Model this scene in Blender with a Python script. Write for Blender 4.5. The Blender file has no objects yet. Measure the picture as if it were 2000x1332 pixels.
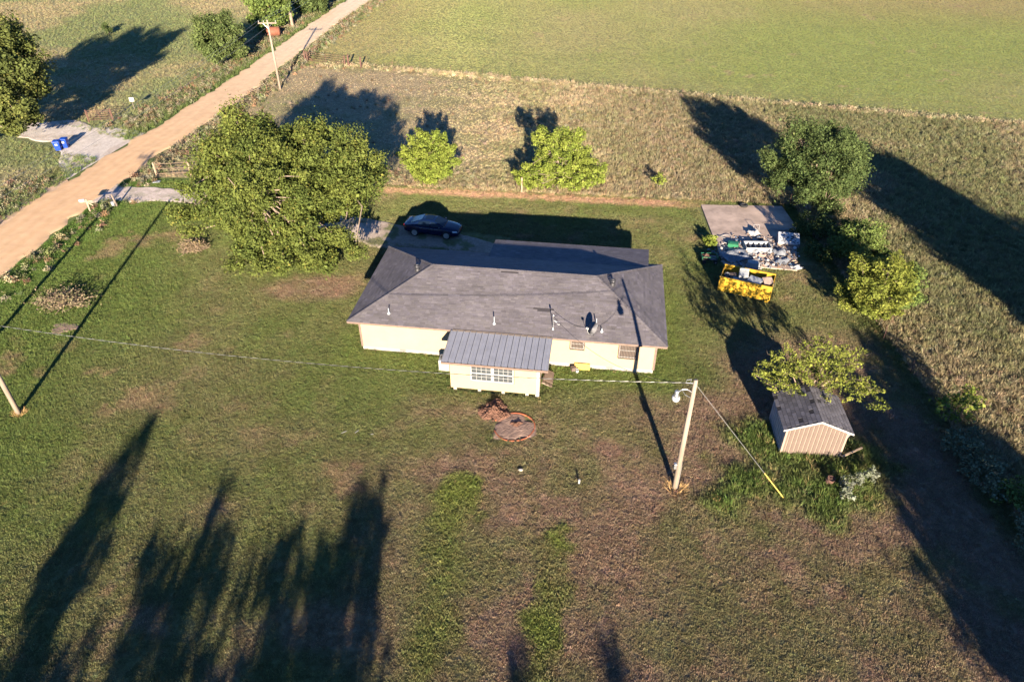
import bpy, math, random
import numpy as np
from mathutils import Vector, Matrix

# ------------------------------------------------------------------ camera, sky, sun, exposure
SC = bpy.context.scene
COL = SC.collection
CAM_H = 29.0
F_PX = 1388.0                       # focal length for a 2000 px wide frame
PITCH = math.atan(1025.0 / 1388.0)  # below the horizon
CP, SP = math.cos(PITCH), math.sin(PITCH)
cam = bpy.data.cameras.new("camera"); cam_o = bpy.data.objects.new("camera", cam); COL.objects.link(cam_o)
cam_o.location = (0, 0, CAM_H)
cam_o.rotation_euler = (math.pi / 2 - PITCH, 0, 0)
cam.sensor_fit = 'HORIZONTAL'; cam.sensor_width = 36.0; cam.lens = F_PX / 2000 * 36
cam.clip_start = 0.5; cam.clip_end = 6000
SC.camera = cam_o

SUN_EL = math.radians(14.0)
SUN_AZ = math.radians(175.5)        # clockwise from +Y: behind the camera, a little to the right
SUN_DIR = Vector((math.sin(SUN_AZ) * math.cos(SUN_EL), math.cos(SUN_AZ) * math.cos(SUN_EL), math.sin(SUN_EL)))
world = bpy.data.worlds.new("World"); SC.world = world; world.use_nodes = True
wn = world.node_tree.nodes; wl = world.node_tree.links
sky = wn.new('ShaderNodeTexSky'); sky.sky_type = 'NISHITA'; sky.sun_disc = False
sky.sun_elevation = SUN_EL; sky.sun_rotation = SUN_AZ
sky.air_density = 0.6; sky.dust_density = 0.0; sky.ozone_density = 6.0
wl.new(sky.outputs[0], wn['Background'].inputs[0]); wn['Background'].inputs[1].default_value = 0.065
sun = bpy.data.lights.new("sun", 'SUN'); sun.energy = 5.0; sun.angle = math.radians(0.5); sun.color = (1.0, 0.84, 0.64)
sun_o = bpy.data.objects.new("sun", sun); COL.objects.link(sun_o)
sun_o.rotation_euler = SUN_DIR.to_track_quat('Z', 'Y').to_euler(); sun_o.location = (0, -40, 60)
SC.view_settings.view_transform = 'Standard'; SC.view_settings.look = 'None'
SC.view_settings.gamma = 1.0; SC.view_settings.use_curve_mapping = False
SC.view_settings.exposure = 2.45
SC.render.engine = 'CYCLES'
SC.cycles.use_denoising = True
SC.cycles.max_bounces = 5; SC.cycles.transparent_max_bounces = 6
SC.cycles.diffuse_bounces = 3; SC.cycles.glossy_bounces = 3; SC.cycles.transmission_bounces = 4
SC.cycles.caustics_reflective = False; SC.cycles.caustics_refractive = False

random.seed(7)
RNG = np.random.default_rng(7)

def g(x, y, z=0.0):
    """survey: ground point (at height z) that a 2000 px photo position falls on"""
    u = x - 1000; v = 666 - y
    dz = v * CP - F_PX * SP; dy = v * SP + F_PX * CP
    t = (z - CAM_H) / dz
    return (u * t, dy * t)

# ------------------------------------------------------------------ object helpers
def tag(o, label=None, cat=None, group=None, kind=None):
    if label: o["label"] = label
    if cat: o["category"] = cat
    if group: o["group"] = group
    if kind: o["kind"] = kind
    return o

def thing(name, label, cat, loc=(0, 0, 0), rz=0.0, group=None):
    o = bpy.data.objects.new(name, None); COL.objects.link(o)
    o.location = loc; o.rotation_euler = (0, 0, rz); o.empty_display_size = 0.2
    return tag(o, label, cat, group)

def link(name, mesh, parent=None):
    o = bpy.data.objects.new(name, mesh); COL.objects.link(o)
    if parent is not None: o.parent = parent
    return o

def copy_tree(o, parent=None):
    c = o.copy(); COL.objects.link(c); c.parent = parent
    for ch in list(o.children): copy_tree(ch, c)
    return c

class MB:
    """collects polygons, builds ONE mesh object"""
    def __init__(s): s.v = []; s.f = []; s.c = []
    def add(s, vs, fs, col=None):
        n = len(s.v); s.v += [tuple(p) for p in vs]; s.f += [tuple(i + n for i in f) for f in fs]
        s.c += [col or (1, 1, 1)] * len(vs); return s
    def box(s, x0, x1, y0, y1, z0, z1, M=None, col=None):
        vs = [Vector((x, y, z)) for z in (z0, z1) for x, y in ((x0, y0), (x1, y0), (x1, y1), (x0, y1))]
        if M is not None: vs = [M @ p for p in vs]
        return s.add(vs, [(3, 2, 1, 0), (4, 5, 6, 7), (0, 1, 5, 4), (1, 2, 6, 5), (2, 3, 7, 6), (3, 0, 4, 7)], col)
    def cbox(s, c, size, rz=0.0, rx=0.0, ry=0.0, col=None):
        from mathutils import Euler
        M = Matrix.Translation(c) @ Euler((rx, ry, rz)).to_matrix().to_4x4()
        a, b, d = (k / 2 for k in size)
        return s.box(-a, a, -b, b, -d, d, M, col)
    def tube(s, pts, rad, n=8, cap=True, col=None):
        pts = [Vector(p) for p in pts]; k = len(pts)
        rad = [rad] * k if not hasattr(rad, '__len__') else list(rad)
        vs = []; fs = []; prev = None
        for i, p in enumerate(pts):
            d = (pts[min(i + 1, k - 1)] - pts[max(i - 1, 0)])
            d = d.normalized() if d.length > 1e-9 else Vector((0, 0, 1))
            if prev is None:
                a = d.orthogonal().normalized()
            else:
                a = (prev - d * prev.dot(d))
                a = a.normalized() if a.length > 1e-6 else d.orthogonal().normalized()
            prev = a; b = d.cross(a)
            for j in range(n):
                t = 2 * math.pi * j / n
                vs.append(p + (a * math.cos(t) + b * math.sin(t)) * rad[i])
        for i in range(k - 1):
            for j in range(n):
                fs.append((i * n + j, i * n + (j + 1) % n, (i + 1) * n + (j + 1) % n, (i + 1) * n + j))
        if cap: fs += [tuple(range(n - 1, -1, -1)), tuple(range((k - 1) * n, k * n))]
        return s.add(vs, fs, col)
    def lathe(s, prof, n=16, M=None):
        vs = []; fs = []
        for r, z in prof:
            for j in range(n):
                t = 2 * math.pi * j / n; p = Vector((r * math.cos(t), r * math.sin(t), z))
                vs.append(M @ p if M is not None else p)
        for i in range(len(prof) - 1):
            for j in range(n):
                fs.append((i * n + j, i * n + (j + 1) % n, (i + 1) * n + (j + 1) % n, (i + 1) * n + j))
        fs += [tuple(range(n - 1, -1, -1)), tuple(range((len(prof) - 1) * n, len(prof) * n))]
        return s.add(vs, fs)
    def slab(s, poly, thick, col=None):
        """thin solid under a planar polygon"""
        poly = [Vector(p) for p in poly]; nrm = (poly[1] - poly[0]).cross(poly[-1] - poly[0]).normalized()
        n = len(poly); vs = poly + [p - nrm * thick for p in poly]
        fs = [tuple(range(n)), tuple(range(2 * n - 1, n - 1, -1))] + [(i, i + n, (i + 1) % n + n, (i + 1) % n) for i in range(n)]
        return s.add(vs, fs, col)
    def loft(s, secs, close=True):
        n = len(secs[0]); vs = [p for q in secs for p in q]; fs = []
        for i in range(len(secs) - 1):
            for j in range(n if close else n - 1):
                fs.append((i * n + j, i * n + (j + 1) % n, (i + 1) * n + (j + 1) % n, (i + 1) * n + j))
        if close: fs += [tuple(range(n - 1, -1, -1)), tuple(range((len(secs) - 1) * n, len(secs) * n))]
        return s.add(vs, fs)
    def mesh(s, name, mat, smooth=False, tint=False):
        me = bpy.data.meshes.new(name); me.from_pydata(s.v, [], s.f)
        if tint:
            a = me.color_attributes.new('tint', 'FLOAT_COLOR', 'POINT')
            a.data.foreach_set('color', np.column_stack([np.array(s.c, dtype=np.float32), np.ones(len(s.c), np.float32)]).ravel())
        me.materials.append(mat)
        if smooth: me.polygons.foreach_set('use_smooth', [True] * len(me.polygons))
        me.update(); return me
    def build(s, name, mat, parent=None, smooth=False, tint=False):
        return link(name, s.mesh(name, mat, smooth, tint), parent)

def bevel(o, w=0.02, seg=2):
    m = o.modifiers.new('bevel', 'BEVEL'); m.width = w; m.segments = seg; m.limit_method = 'ANGLE'; m.angle_limit = math.radians(40)
    return o

# ------------------------------------------------------------------ materials
MATS = {}
def pm(name, col, rough=0.85, var=0.25, scale=3.0, bump=0.0, bscale=20.0, metal=0.0, tint=None, spec=0.3,
       transl=0.0, col2=None, spot=0.55, stretch=(1, 1, 1), coat=0.0, dirt=None):
    """procedural principled material: base colour broken by two noises, optional second colour, tint attribute, bump"""
    if name in MATS: return MATS[name]
    m = bpy.data.materials.new(name); m.use_nodes = True; MATS[name] = m
    nt = m.node_tree; N = nt.nodes; L = nt.links; b = N['Principled BSDF']
    tc = N.new('ShaderNodeTexCoord'); mp = N.new('ShaderNodeMapping'); mp.inputs['Scale'].default_value = stretch
    L.new(tc.outputs['Object'], mp.inputs[0])
    n1 = N.new('ShaderNodeTexNoise'); n1.inputs['Scale'].default_value = scale; n1.inputs['Detail'].default_value = 6; n1.inputs['Roughness'].default_value = 0.65
    L.new(mp.outputs[0], n1.inputs['Vector'])
    mr = N.new('ShaderNodeMapRange'); mr.inputs[1].default_value = 0.3; mr.inputs[2].default_value = 0.7
    mr.inputs[3].default_value = 1 - var; mr.inputs[4].default_value = 1 + var
    L.new(n1.outputs[0], mr.inputs[0])
    mul = N.new('ShaderNodeMix'); mul.data_type = 'RGBA'; mul.blend_type = 'MULTIPLY'; mul.inputs[0].default_value = 1
    mul.inputs[6].default_value = (*col, 1); L.new(mr.outputs[0], mul.inputs[7]); out = mul.outputs[2]
    if col2 is not None:
        n2 = N.new('ShaderNodeTexNoise'); n2.inputs['Scale'].default_value = scale * 0.6; n2.inputs['Detail'].default_value = 8; n2.inputs['Roughness'].default_value = 0.7
        L.new(mp.outputs[0], n2.inputs['Vector'])
        r2 = N.new('ShaderNodeMapRange'); r2.inputs[1].default_value = spot; r2.inputs[2].default_value = spot + 0.1
        L.new(n2.outputs[0], r2.inputs[0])
        mx = N.new('ShaderNodeMix'); mx.data_type = 'RGBA'; L.new(r2.outputs[0], mx.inputs[0]); L.new(out, mx.inputs[6])
        mx.inputs[7].default_value = (*col2, 1); out = mx.outputs[2]
    if tint:
        at = N.new('ShaderNodeAttribute'); at.attribute_name = 'tint'; at.attribute_type = tint
        mt = N.new('ShaderNodeMix'); mt.data_type = 'RGBA'; mt.blend_type = 'MULTIPLY'; mt.inputs[0].default_value = 1
        L.new(out, mt.inputs[6]); L.new(at.outputs['Color'], mt.inputs[7]); out = mt.outputs[2]
    L.new(out, b.inputs['Base Color'])
    b.inputs['Roughness'].default_value = rough; b.inputs['Metallic'].default_value = metal
    b.inputs['Specular IOR Level'].default_value = spec; b.inputs['Coat Weight'].default_value = coat
    if bump > 0:
        n3 = N.new('ShaderNodeTexNoise'); n3.inputs['Scale'].default_value = bscale; n3.inputs['Detail'].default_value = 5
        L.new(mp.outputs[0], n3.inputs['Vector'])
        bp = N.new('ShaderNodeBump'); bp.inputs['Strength'].default_value = 1; bp.inputs['Distance'].default_value = bump
        L.new(n3.outputs[0], bp.inputs['Height']); L.new(bp.outputs[0], b.inputs['Normal'])
    if transl > 0:
        tr = N.new('ShaderNodeBsdfTranslucent'); L.new(out, tr.inputs[0])
        ms = N.new('ShaderNodeMixShader'); ms.inputs[0].default_value = transl
        L.new(b.outputs[0], ms.inputs[1]); L.new(tr.outputs[0], ms.inputs[2])
        L.new(ms.outputs[0], N['Material Output'].inputs[0])
    return m

M_GROUND = pm('ground_soil_and_thatch', (1, 1, 1), 0.95, 0.30, 2.2, 0.05, 9.0, tint='GEOMETRY', spec=0.1)
M_TUFT = pm('grass_blades', (1, 1, 1), 0.8, 0.12, 2.0, tint='INSTANCER', spec=0.2, transl=0.35)
M_WEED = pm('weed_leaves', (1, 1, 1), 0.8, 0.15, 2.0, tint='INSTANCER', spec=0.15, transl=0.2)
M_LEAF = pm('tree_leaves', (1, 1, 1), 0.75, 0.15, 0.8, tint='GEOMETRY', spec=0.1, transl=0.18)
M_BARK = pm('tree_bark', (0.16, 0.125, 0.095), 0.9, 0.35, 5, 0.02, 18, stretch=(1, 1, 0.3))
M_DEAD = pm('dead_twigs', (0.17, 0.125, 0.085), 0.9, 0.3, 4)
M_ROAD = pm('dirt_road', (1, 1, 1), 0.95, 0.10, 1.3, 0.02, 14, tint='GEOMETRY', spec=0.1)
M_GRAVEL = pm('gravel', (1, 1, 1), 0.95, 0.22, 5.0, 0.03, 16, tint='GEOMETRY', spec=0.15)
M_SHINGLE = pm('asphalt_shingles', (0.084, 0.077, 0.083), 0.9, 0.20, 0.55, 0.004, 60, tint='GEOMETRY', spec=0.25)
M_DECK = pm('roof_deck', (0.05, 0.047, 0.05), 0.95, 0.2, 2)
M_WALL = pm('cream_siding', (0.27, 0.205, 0.128), 0.75, 0.06, 1.2, 0.004, 25)
M_TRIM = pm('tan_trim', (0.115, 0.080, 0.064), 0.8, 0.2, 4)
M_WHITE = pm('white_paint', (0.27, 0.27, 0.262), 0.5, 0.08, 4)
M_CONC = pm('concrete', (0.22, 0.20, 0.175), 0.9, 0.22, 1.6, 0.006, 30)
M_SLAB = pm('stained_concrete', (0.29, 0.225, 0.185), 0.9, 0.32, 0.7, 0.008, 25, col2=(0.11, 0.085, 0.07), spot=0.57)
M_METAL = pm('galvalume_roofing', (0.22, 0.225, 0.25), 0.5, 0.12, 1.5, metal=0.2, spec=0.4)
M_GALV = pm('galvanised_steel', (0.36, 0.37, 0.38), 0.4, 0.12, 6, metal=0.8)
M_DARKMETAL = pm('dark_steel', (0.05, 0.05, 0.055), 0.5, 0.2, 6, metal=0.5)
M_GLASS = pm('window_glass', (0.040, 0.046, 0.050), 0.12, 0.1, 2, spec=0.6)
M_BLIND = pm('glass_over_blinds', (0.085, 0.072, 0.064), 0.15, 0.15, 2, spec=0.5)
M_POLE = pm('weathered_pole_wood', (0.20, 0.16, 0.125), 0.9, 0.3, 4, 0.006, 30, stretch=(1, 1, 0.12))
M_WOOD = pm('weathered_boards', (0.12, 0.085, 0.062), 0.9, 0.25, 3, 0.004, 30, stretch=(1, 1, 0.2))
M_PALEWOOD = pm('pale_lumber', (0.24, 0.18, 0.125), 0.85, 0.2, 4)
M_GREYWOOD = pm('grey_wood', (0.13, 0.105, 0.085), 0.9, 0.3, 4)
M_RUST = pm('rusty_steel', (0.080, 0.043, 0.033), 0.85, 0.35, 5)
M_BLACKWIRE = pm('black_cable', (0.02, 0.02, 0.02), 0.6, 0.1, 5)
M_ALWIRE = pm('bare_aluminium_strand', (0.22, 0.22, 0.215), 0.45, 0.05, 5, metal=0.3)
M_YELLOWPL = pm('yellow_plastic', (0.42, 0.31, 0.07), 0.5, 0.1, 4)
M_YELLOW = pm('yellow_dumpster_paint', (0.34, 0.205, 0.018), 0.5, 0.25, 1.5, 0.004, 12, col2=(0.13, 0.075, 0.03), spot=0.63)
M_BLUEPL = pm('blue_bin_plastic', (0.003, 0.030, 0.22), 0.45, 0.1, 3)
M_CARPAINT = pm('dark_blue_car_paint', (0.002, 0.007, 0.028), 0.25, 0.05, 1, metal=0.0, coat=0.08, spec=0.22)
M_CARGLASS = pm('car_glass', (0.003, 0.007, 0.016), 0.18, 0.05, 1, spec=0.15)
M_RUBBER = pm('black_rubber', (0.015, 0.015, 0.016), 0.8, 0.2, 6)
M_ALLOY = pm('alloy_rim', (0.55, 0.56, 0.58), 0.3, 0.1, 6, metal=0.8)
M_LAMPGLASS = pm('headlight_glass', (0.28, 0.29, 0.31), 0.1, 0.05, 3, spec=0.6)
M_REDGLASS = pm('red_lens', (0.25, 0.01, 0.01), 0.2, 0.05, 3)
M_SOIL = pm('red_clay_soil', (0.098, 0.050, 0.033), 0.95, 0.35, 3.5, 0.05, 9, col2=(0.08, 0.035, 0.022), spot=0.56)
M_SOIL2 = pm('dug_brown_soil', (0.17, 0.115, 0.09), 0.95, 0.25, 3.0, 0.04, 10)
M_ORANGE = pm('orange_marking_paint', (0.24, 0.075, 0.034), 0.8, 0.25, 5)
M_SHEDSIDE = pm('tan_shed_siding', (0.092, 0.068, 0.056), 0.85, 0.10, 3, 0.003, 40)
M_SHEDBATTEN = pm('pale_shed_groove_trim', (0.20, 0.15, 0.12), 0.85, 0.10, 3)
M_GREYPL = pm('pale_grey_plastic', (0.19, 0.205, 0.225), 0.5, 0.15, 3)
M_TARP = pm('grey_tarp', (0.12, 0.13, 0.15), 0.6, 0.35, 2)
M_MATTRESS = pm('spotted_mattress', (0.30, 0.31, 0.33), 0.8, 0.12, 3, col2=(0.03, 0.03, 0.035), spot=0.58)
M_OFFWHITE = pm('soiled_white', (0.23, 0.235, 0.24), 0.7, 0.2, 3)
M_GREENPL = pm('green_plastic', (0.012, 0.10, 0.048), 0.5, 0.15, 4)
M_BOX = pm('pinkish_cardboard', (0.24, 0.175, 0.145), 0.85, 0.15, 4)
M_BROWNSTUFF = pm('brown_cloth', (0.085, 0.062, 0.052), 0.9, 0.3, 4)

# ------------------------------------------------------------------ noise used for ground colour and planting
def _hash(ix, iy, seed):
    h = (ix.astype(np.int64) * 374761393 + iy.astype(np.int64) * 668265263 + seed * 1442695041) & 0x7fffffff
    h = ((h ^ (h >> 13)) * 1274126177) & 0x7fffffff
    return ((h ^ (h >> 16)) & 0xffff) / 65535.0
def vnoise(x, y, seed=0):
    ix = np.floor(x); iy = np.floor(y); fx = x - ix; fy = y - iy
    fx = fx * fx * (3 - 2 * fx); fy = fy * fy * (3 - 2 * fy)
    a = _hash(ix, iy, seed); b = _hash(ix + 1, iy, seed); c = _hash(ix, iy + 1, seed); d = _hash(ix + 1, iy + 1, seed)
    return (a * (1 - fx) + b * fx) * (1 - fy) + (c * (1 - fx) + d * fx) * fy
def fbm(x, y, scale, seed=0, oct=4):
    s = 0; a = 1; t = 0; f = 1.0 / scale
    for i in range(oct):
        s = s + a * vnoise(x * f + 17.3 * i, y * f - 9.1 * i, seed + i); t += a; a *= 0.55; f *= 2.1
    return s / t
def sstep(a, b, x):
    t = np.clip((x - a) / (b - a), 0, 1); return t * t * (3 - 2 * t)

# edges of the places on the plot (metres)
RR = np.array([(-41.5, 20), (-40.6, 40), (-40.0, 47.6), (-39.4, 53.1), (-38.9, 60.3), (-37.6, 72.0), (-35.9, 82.1), (-34.0, 96.0), (-32.2, 112.1), (-31.0, 127.7), (-27.6, 151.9), (-14, 240), (80, 900)])
RL = np.array([(-48.0, 20), (-47.0, 40), (-46.2, 47.6), (-45.3, 56.6), (-44.2, 66.2), (-41.9, 79.1), (-39.6, 91.9), (-36.9, 114.1), (-34.9, 133.7), (-32.3, 151.9), (-19, 240), (74, 900)])
def xr(Y): return np.interp(Y, RR[:, 1], RR[:, 0])
def xl(Y): return np.interp(Y, RL[:, 1], RL[:, 0])
YB = np.array([(-36, 67.0), (-13.5, 64.9), (1, 63.3), (16.3, 61.5), (26, 60.4), (60, 57)])
YF = np.array([(-30, 106.3), (-22.2, 106.3), (12.3, 96.2), (32.2, 89.9), (59.9, 81.9), (140, 60)])
def yb(X): return np.interp(X, YB[:, 0], YB[:, 1])
def yf(X): return np.interp(X, YF[:, 0], YF[:, 1])
XF = 26.0                                     # right-hand fence

def seg_d(X, Y, a, b):
    dx, dy = b[0] - a[0], b[1] - a[1]; t = np.clip(((X - a[0]) * dx + (Y - a[1]) * dy) / (dx * dx + dy * dy), 0, 1)
    return np.hypot(X - a[0] - t * dx, Y - a[1] - t * dy)
STRIPES = [((-2.7, 26.2), (-4.1, 13.0), 0.95), ((2.5, 23.2), (0.8, 13.0), 0.75)]
def stripe_mask(X, Y):
    m = 0
    w = (fbm(X, Y, 1.4, 61) - 0.5) * 2.2
    for a, b, hw in STRIPES: m = np.maximum(m, 1 - sstep(hw * 0.35, hw * 1.5, seg_d(X, Y, a, b) + w))
    return m
def shed_green(X, Y):
    d = np.minimum(seg_d(X, Y, (12.3, 26.0), (18.6, 25.6)), seg_d(X, Y, (14.2, 29.0), (19.2, 27.2)))
    return 1 - sstep(0.3, 3.0, d + (fbm(X, Y, 1.8, 71) - 0.5) * 4.0)
def zones(X, Y):
    lawn = ((X > xr(Y)) & (X < XF) & (Y < yb(X)))
    back = ((X > xr(Y)) & (Y >= yb(X)) & (Y < yf(X))) | ((X >= XF) & (Y < yf(X)))
    field = (X > xr(Y)) & (Y >= yf(X))
    left = X <= xr(Y)
    return lawn, back, field, left

def mixc(c, d, m): return c * (1 - m[..., None]) + np.array(d) * m[..., None]
def ground_col(X, Y):
    lawn, back, field, left = zones(X, Y)
    n1 = fbm(X, Y, 9, 1); n2 = fbm(X, Y, 3.0, 5); n3 = fbm(X, Y, 0.9, 9, 3); n4 = fbm(X, Y, 22, 13)
    # mown lawn
    c = np.zeros(X.shape + (3,)) + np.array((0.082, 0.112, 0.029))
    brown = sstep(-15, 3, X) * sstep(37, 31, Y) * 0.95
    brown = np.maximum(brown, sstep(10, 15, X) * sstep(44, 38, Y) * 0.55)
    brown = np.maximum(brown, 0.7 * (1 - sstep(1.0, 4.0, np.hypot((X + 15) / 1.5, (Y - 46) / 0.8))))
    brown = np.maximum(brown, 0.25 * sstep(-34, -20, X))
    brown = np.maximum(brown, sstep(12, 18, X) * sstep(26, 22, Y))
    brown = np.clip(brown * (0.55 + 1.1 * sstep(0.30, 0.62, 0.5 * n1 + 0.5 * n2)), 0, 1)
    c = mixc(c, (0.165, 0.118, 0.080), brown)
    patch = sstep(0.60, 0.72, n2) * sstep(0.45, 0.6, n1)
    c = mixc(c, (0.20, 0.135, 0.090), patch * 0.6)
    bare = sstep(0.66, 0.74, fbm(X, Y, 1.9, 33)) * brown
    c = mixc(c, (0.22, 0.145, 0.105), bare * 0.6)
    c = mixc(c, (0.105, 0.130, 0.030), stripe_mask(X, Y) * (0.45 + 0.5 * sstep(0.35, 0.62, n2)))
    c = mixc(c, (0.086, 0.120, 0.030), shed_green(X, Y) * 0.85)
    # greener by the house walls and along the road
    hx = (X + 10.77) * 0.9908 - (Y - 38.05) * 0.1354; hy = (X + 10.77) * 0.1354 + (Y - 38.05) * 0.9908
    near = (1 - sstep(0.3, 1.8, np.maximum(np.maximum(-hx, hx - 20.6), np.maximum(-hy - 0.4, hy - 13))))
    c = mixc(c, (0.098, 0.124, 0.034), near * 0.7)
    vr = 1 - sstep(1.0, 4.5, X - xr(Y) + (n2 - 0.5) * 2)
    c = mixc(c, (0.070, 0.115, 0.026), vr * 0.9)
    c = mixc(c, (0.060, 0.080, 0.022), 0.5 * sstep(24, 26, X))
    # sprayed strip along the back fence
    strip = (1 - sstep(0.3, 1.1, np.abs(Y - (yb(X) - 0.9)) + (n3 - 0.5) * 1.1)) * sstep(-17, -13, X) * sstep(19, 14, X)
    c = mixc(c, (0.30, 0.19, 0.125), strip * 0.95)
    # rough pasture behind and to the right
    p = np.zeros_like(c) + np.array((0.235, 0.188, 0.112))
    p = mixc(p, (0.170, 0.158, 0.080), sstep(0.42, 0.62, n1) * 0.8)
    p = mixc(p, (0.25, 0.20, 0.125), sstep(0.52, 0.7, n2) * 0.6)
    p = mixc(p, (0.135, 0.115, 0.066), sstep(4, 20, X) * 0.65)
    p = mixc(p, (0.085, 0.100, 0.040), sstep(0.50, 0.62, n4) * sstep(26, 34, X) * 0.6)
    c = np.where(back[..., None], p, c)
    # far mown field
    f = np.zeros_like(c) + np.array((0.160, 0.182, 0.060))
    f = mixc(f, (0.215, 0.190, 0.095), sstep(0.35, 0.75, fbm(X, Y, 40, 21)) * 0.75)
    f = mixc(f, (0.21, 0.175, 0.085), (1 - sstep(4, 22, X - xr(Y))) * 0.55)
    f = mixc(f, (0.19, 0.155, 0.075), sstep(118, 150, Y) * sstep(25, 80, X) * 0.6)
    f = mixc(f, (0.22, 0.17, 0.10), sstep(0.74, 0.80, fbm(X, Y, 2.2, 27)) * 0.6)
    c = np.where(field[..., None], f, c)
    # across the road
    l = np.zeros_like(c) + np.array((0.215, 0.182, 0.100))
    l = mixc(l, (0.118, 0.142, 0.058), sstep(0.40, 0.60, fbm(X, Y, 18, 41)) * 0.85)
    l = mixc(l, (0.07, 0.105, 0.028), (1 - sstep(0.5, 4.0, xl(Y) - X)) * 0.8)
    c = np.where(left[..., None], l, c)
    return c * (0.82 + 0.36 * n3)[..., None]

# ------------------------------------------------------------------ ground sheet
def axis(a, b, step, lo, hi):
    core = list(np.arange(a, b + 1e-6, step)); s = step; x = core[-1]; up = []
    while x < hi: s *= 1.22; x += s; up.append(x)
    s = step; x = core[0]; dn = []
    while x > lo: s *= 1.22; x -= s; dn.append(x)
    return np.array(dn[::-1] + core + up)
gx = axis(-58, 62, 0.42, -2500, 2500); gy = axis(12, 110, 0.42, -2500, 3000)
GX, GY = np.meshgrid(gx, gy)
def ground_z(X, Y):
    inside = sstep(13, 20, Y) * sstep(160, 120, Y)
    return -0.02 - 0.05 * fbm(X, Y, 6, 81) * inside
def grid_mesh(name, X, Y, Z, cols, mat):
    ny, nx = X.shape; me = bpy.data.meshes.new(name)
    idx = np.arange(nx * ny).reshape(ny, nx)
    q = np.stack([idx[:-1, :-1], idx[:-1, 1:], idx[1:, 1:], idx[1:, :-1]], -1).reshape(-1, 4)
    me.vertices.add(nx * ny); me.vertices.foreach_set('co', np.stack([X, Y, Z], -1).astype(np.float32).ravel())
    me.loops.add(q.size); me.loops.foreach_set('vertex_index', q.ravel().astype(np.int32))
    me.polygons.add(len(q)); me.polygons.foreach_set('loop_start', np.arange(0, q.size, 4, dtype=np.int32))
    me.polygons.foreach_set('use_smooth', np.ones(len(q), bool))
    a = me.color_attributes.new('tint', 'FLOAT_COLOR', 'POINT')
    a.data.foreach_set('color', np.concatenate([cols, np.ones(cols.shape[:2] + (1,))], -1).astype(np.float32).ravel())
    me.materials.append(mat); me.update(calc_edges=True); return me
ground = link('ground', grid_mesh('ground', GX, GY, ground_z(GX, GY), ground_col(GX, GY) * 0.9, M_GROUND)); tag(ground, kind='structure')

def ribbon(name, left, right, nl, na, colf, mat, z=0.02, crown=0.0, edge=0.35, seed=3):
    """strip between two polylines with ragged edges"""
    left = np.array(left, float); right = np.array(right, float)
    def samp(P, n):
        d = np.concatenate([[0], np.cumsum(np.hypot(*np.diff(P, axis=0).T))]); t = np.linspace(0, d[-1], n)
        return np.stack([np.interp(t, d, P[:, 0]), np.interp(t, d, P[:, 1])], -1)
    A = samp(left, nl); B = samp(right, nl); t = np.linspace(0, 1, na)
    P = A[:, None] * (1 - t)[None, :, None] + B[:, None] * t[None, :, None]
    w = B - A; w = w / np.linalg.norm(w, axis=1)[:, None]
    na0 = (fbm(A[:, 0], A[:, 1], 2.2, seed) - 0.5) * 2 * edge; nb0 = (fbm(B[:, 0], B[:, 1], 2.2, seed + 9) - 0.5) * 2 * edge
    P = P + w[:, None] * (na0[:, None] * (1 - t)[None] ** 3 + nb0[:, None] * t[None] ** 3)[..., None]
    X, Y = P[..., 0], P[..., 1]
    Z = z + crown * (1 - (2 * t[None] - 1) ** 2) - 0.075 * (np.abs(2 * t[None] - 1) > 0.999) + 0 * X
    o = link(name, grid_mesh(name, X, Y, Z, colf(X, Y, np.broadcast_to(t[None], X.shape)), mat)); return tag(o, kind='structure')

def road_col(X, Y, t):
    c = np.zeros(X.shape + (3,)) + np.array((0.45, 0.295, 0.165))
    far = sstep(70, 135, Y); c = mixc(c, (0.52, 0.42, 0.305), far)
    wob = (fbm(X, Y, 12, 5) - 0.5) * 0.12
    for tc in (0.22, 0.42, 0.60, 0.80):
        c = mixc(c, (0.52, 0.36, 0.23), (1 - sstep(0.03, 0.09, np.abs(t + wob - tc))) * 0.35)
    c = mixc(c, (0.40, 0.235, 0.13), sstep(0.45, 0.75, fbm(X * 1.3 + Y * .1, Y * 0.35, 4, 15)) * 0.12)
    c = mixc(c, (0.42, 0.30, 0.19), sstep(0.36, 0.5, np.abs(t - 0.5)) * 0.6)
    return c * (0.9 + 0.2 * fbm(X, Y, 0.8, 19))[..., None]
dirt_road = ribbon('dirt_road', RL[:-1], RR[:-1], 520, 22, road_col, M_ROAD, z=0.02, crown=0.05, edge=0.95)

def gravel_col(base, weeds):
    def f(X, Y, t):
        c = np.zeros(X.shape + (3,)) + np.array(base)
        c = mixc(c, (0.26, 0.20, 0.15), sstep(0.5, 0.7, fbm(X, Y, 2.5, 51)) * 0.5)
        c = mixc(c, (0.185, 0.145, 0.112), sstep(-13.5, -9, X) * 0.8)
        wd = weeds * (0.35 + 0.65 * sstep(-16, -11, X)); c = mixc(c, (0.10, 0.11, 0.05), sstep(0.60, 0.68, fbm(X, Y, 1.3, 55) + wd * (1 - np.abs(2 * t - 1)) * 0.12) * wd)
        return c * (0.8 + 0.4 * fbm(X, Y, 0.35, 57, 2))[..., None]
    return f
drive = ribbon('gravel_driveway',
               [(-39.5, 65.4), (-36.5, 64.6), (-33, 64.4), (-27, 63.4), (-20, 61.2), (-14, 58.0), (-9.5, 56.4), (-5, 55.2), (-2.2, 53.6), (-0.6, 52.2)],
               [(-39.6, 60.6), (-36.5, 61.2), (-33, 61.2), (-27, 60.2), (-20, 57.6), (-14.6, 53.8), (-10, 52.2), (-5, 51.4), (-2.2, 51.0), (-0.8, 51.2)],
               260, 24, gravel_col((0.40, 0.335, 0.29), 0.9), M_GRAVEL, z=0.012, edge=0.6)
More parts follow.
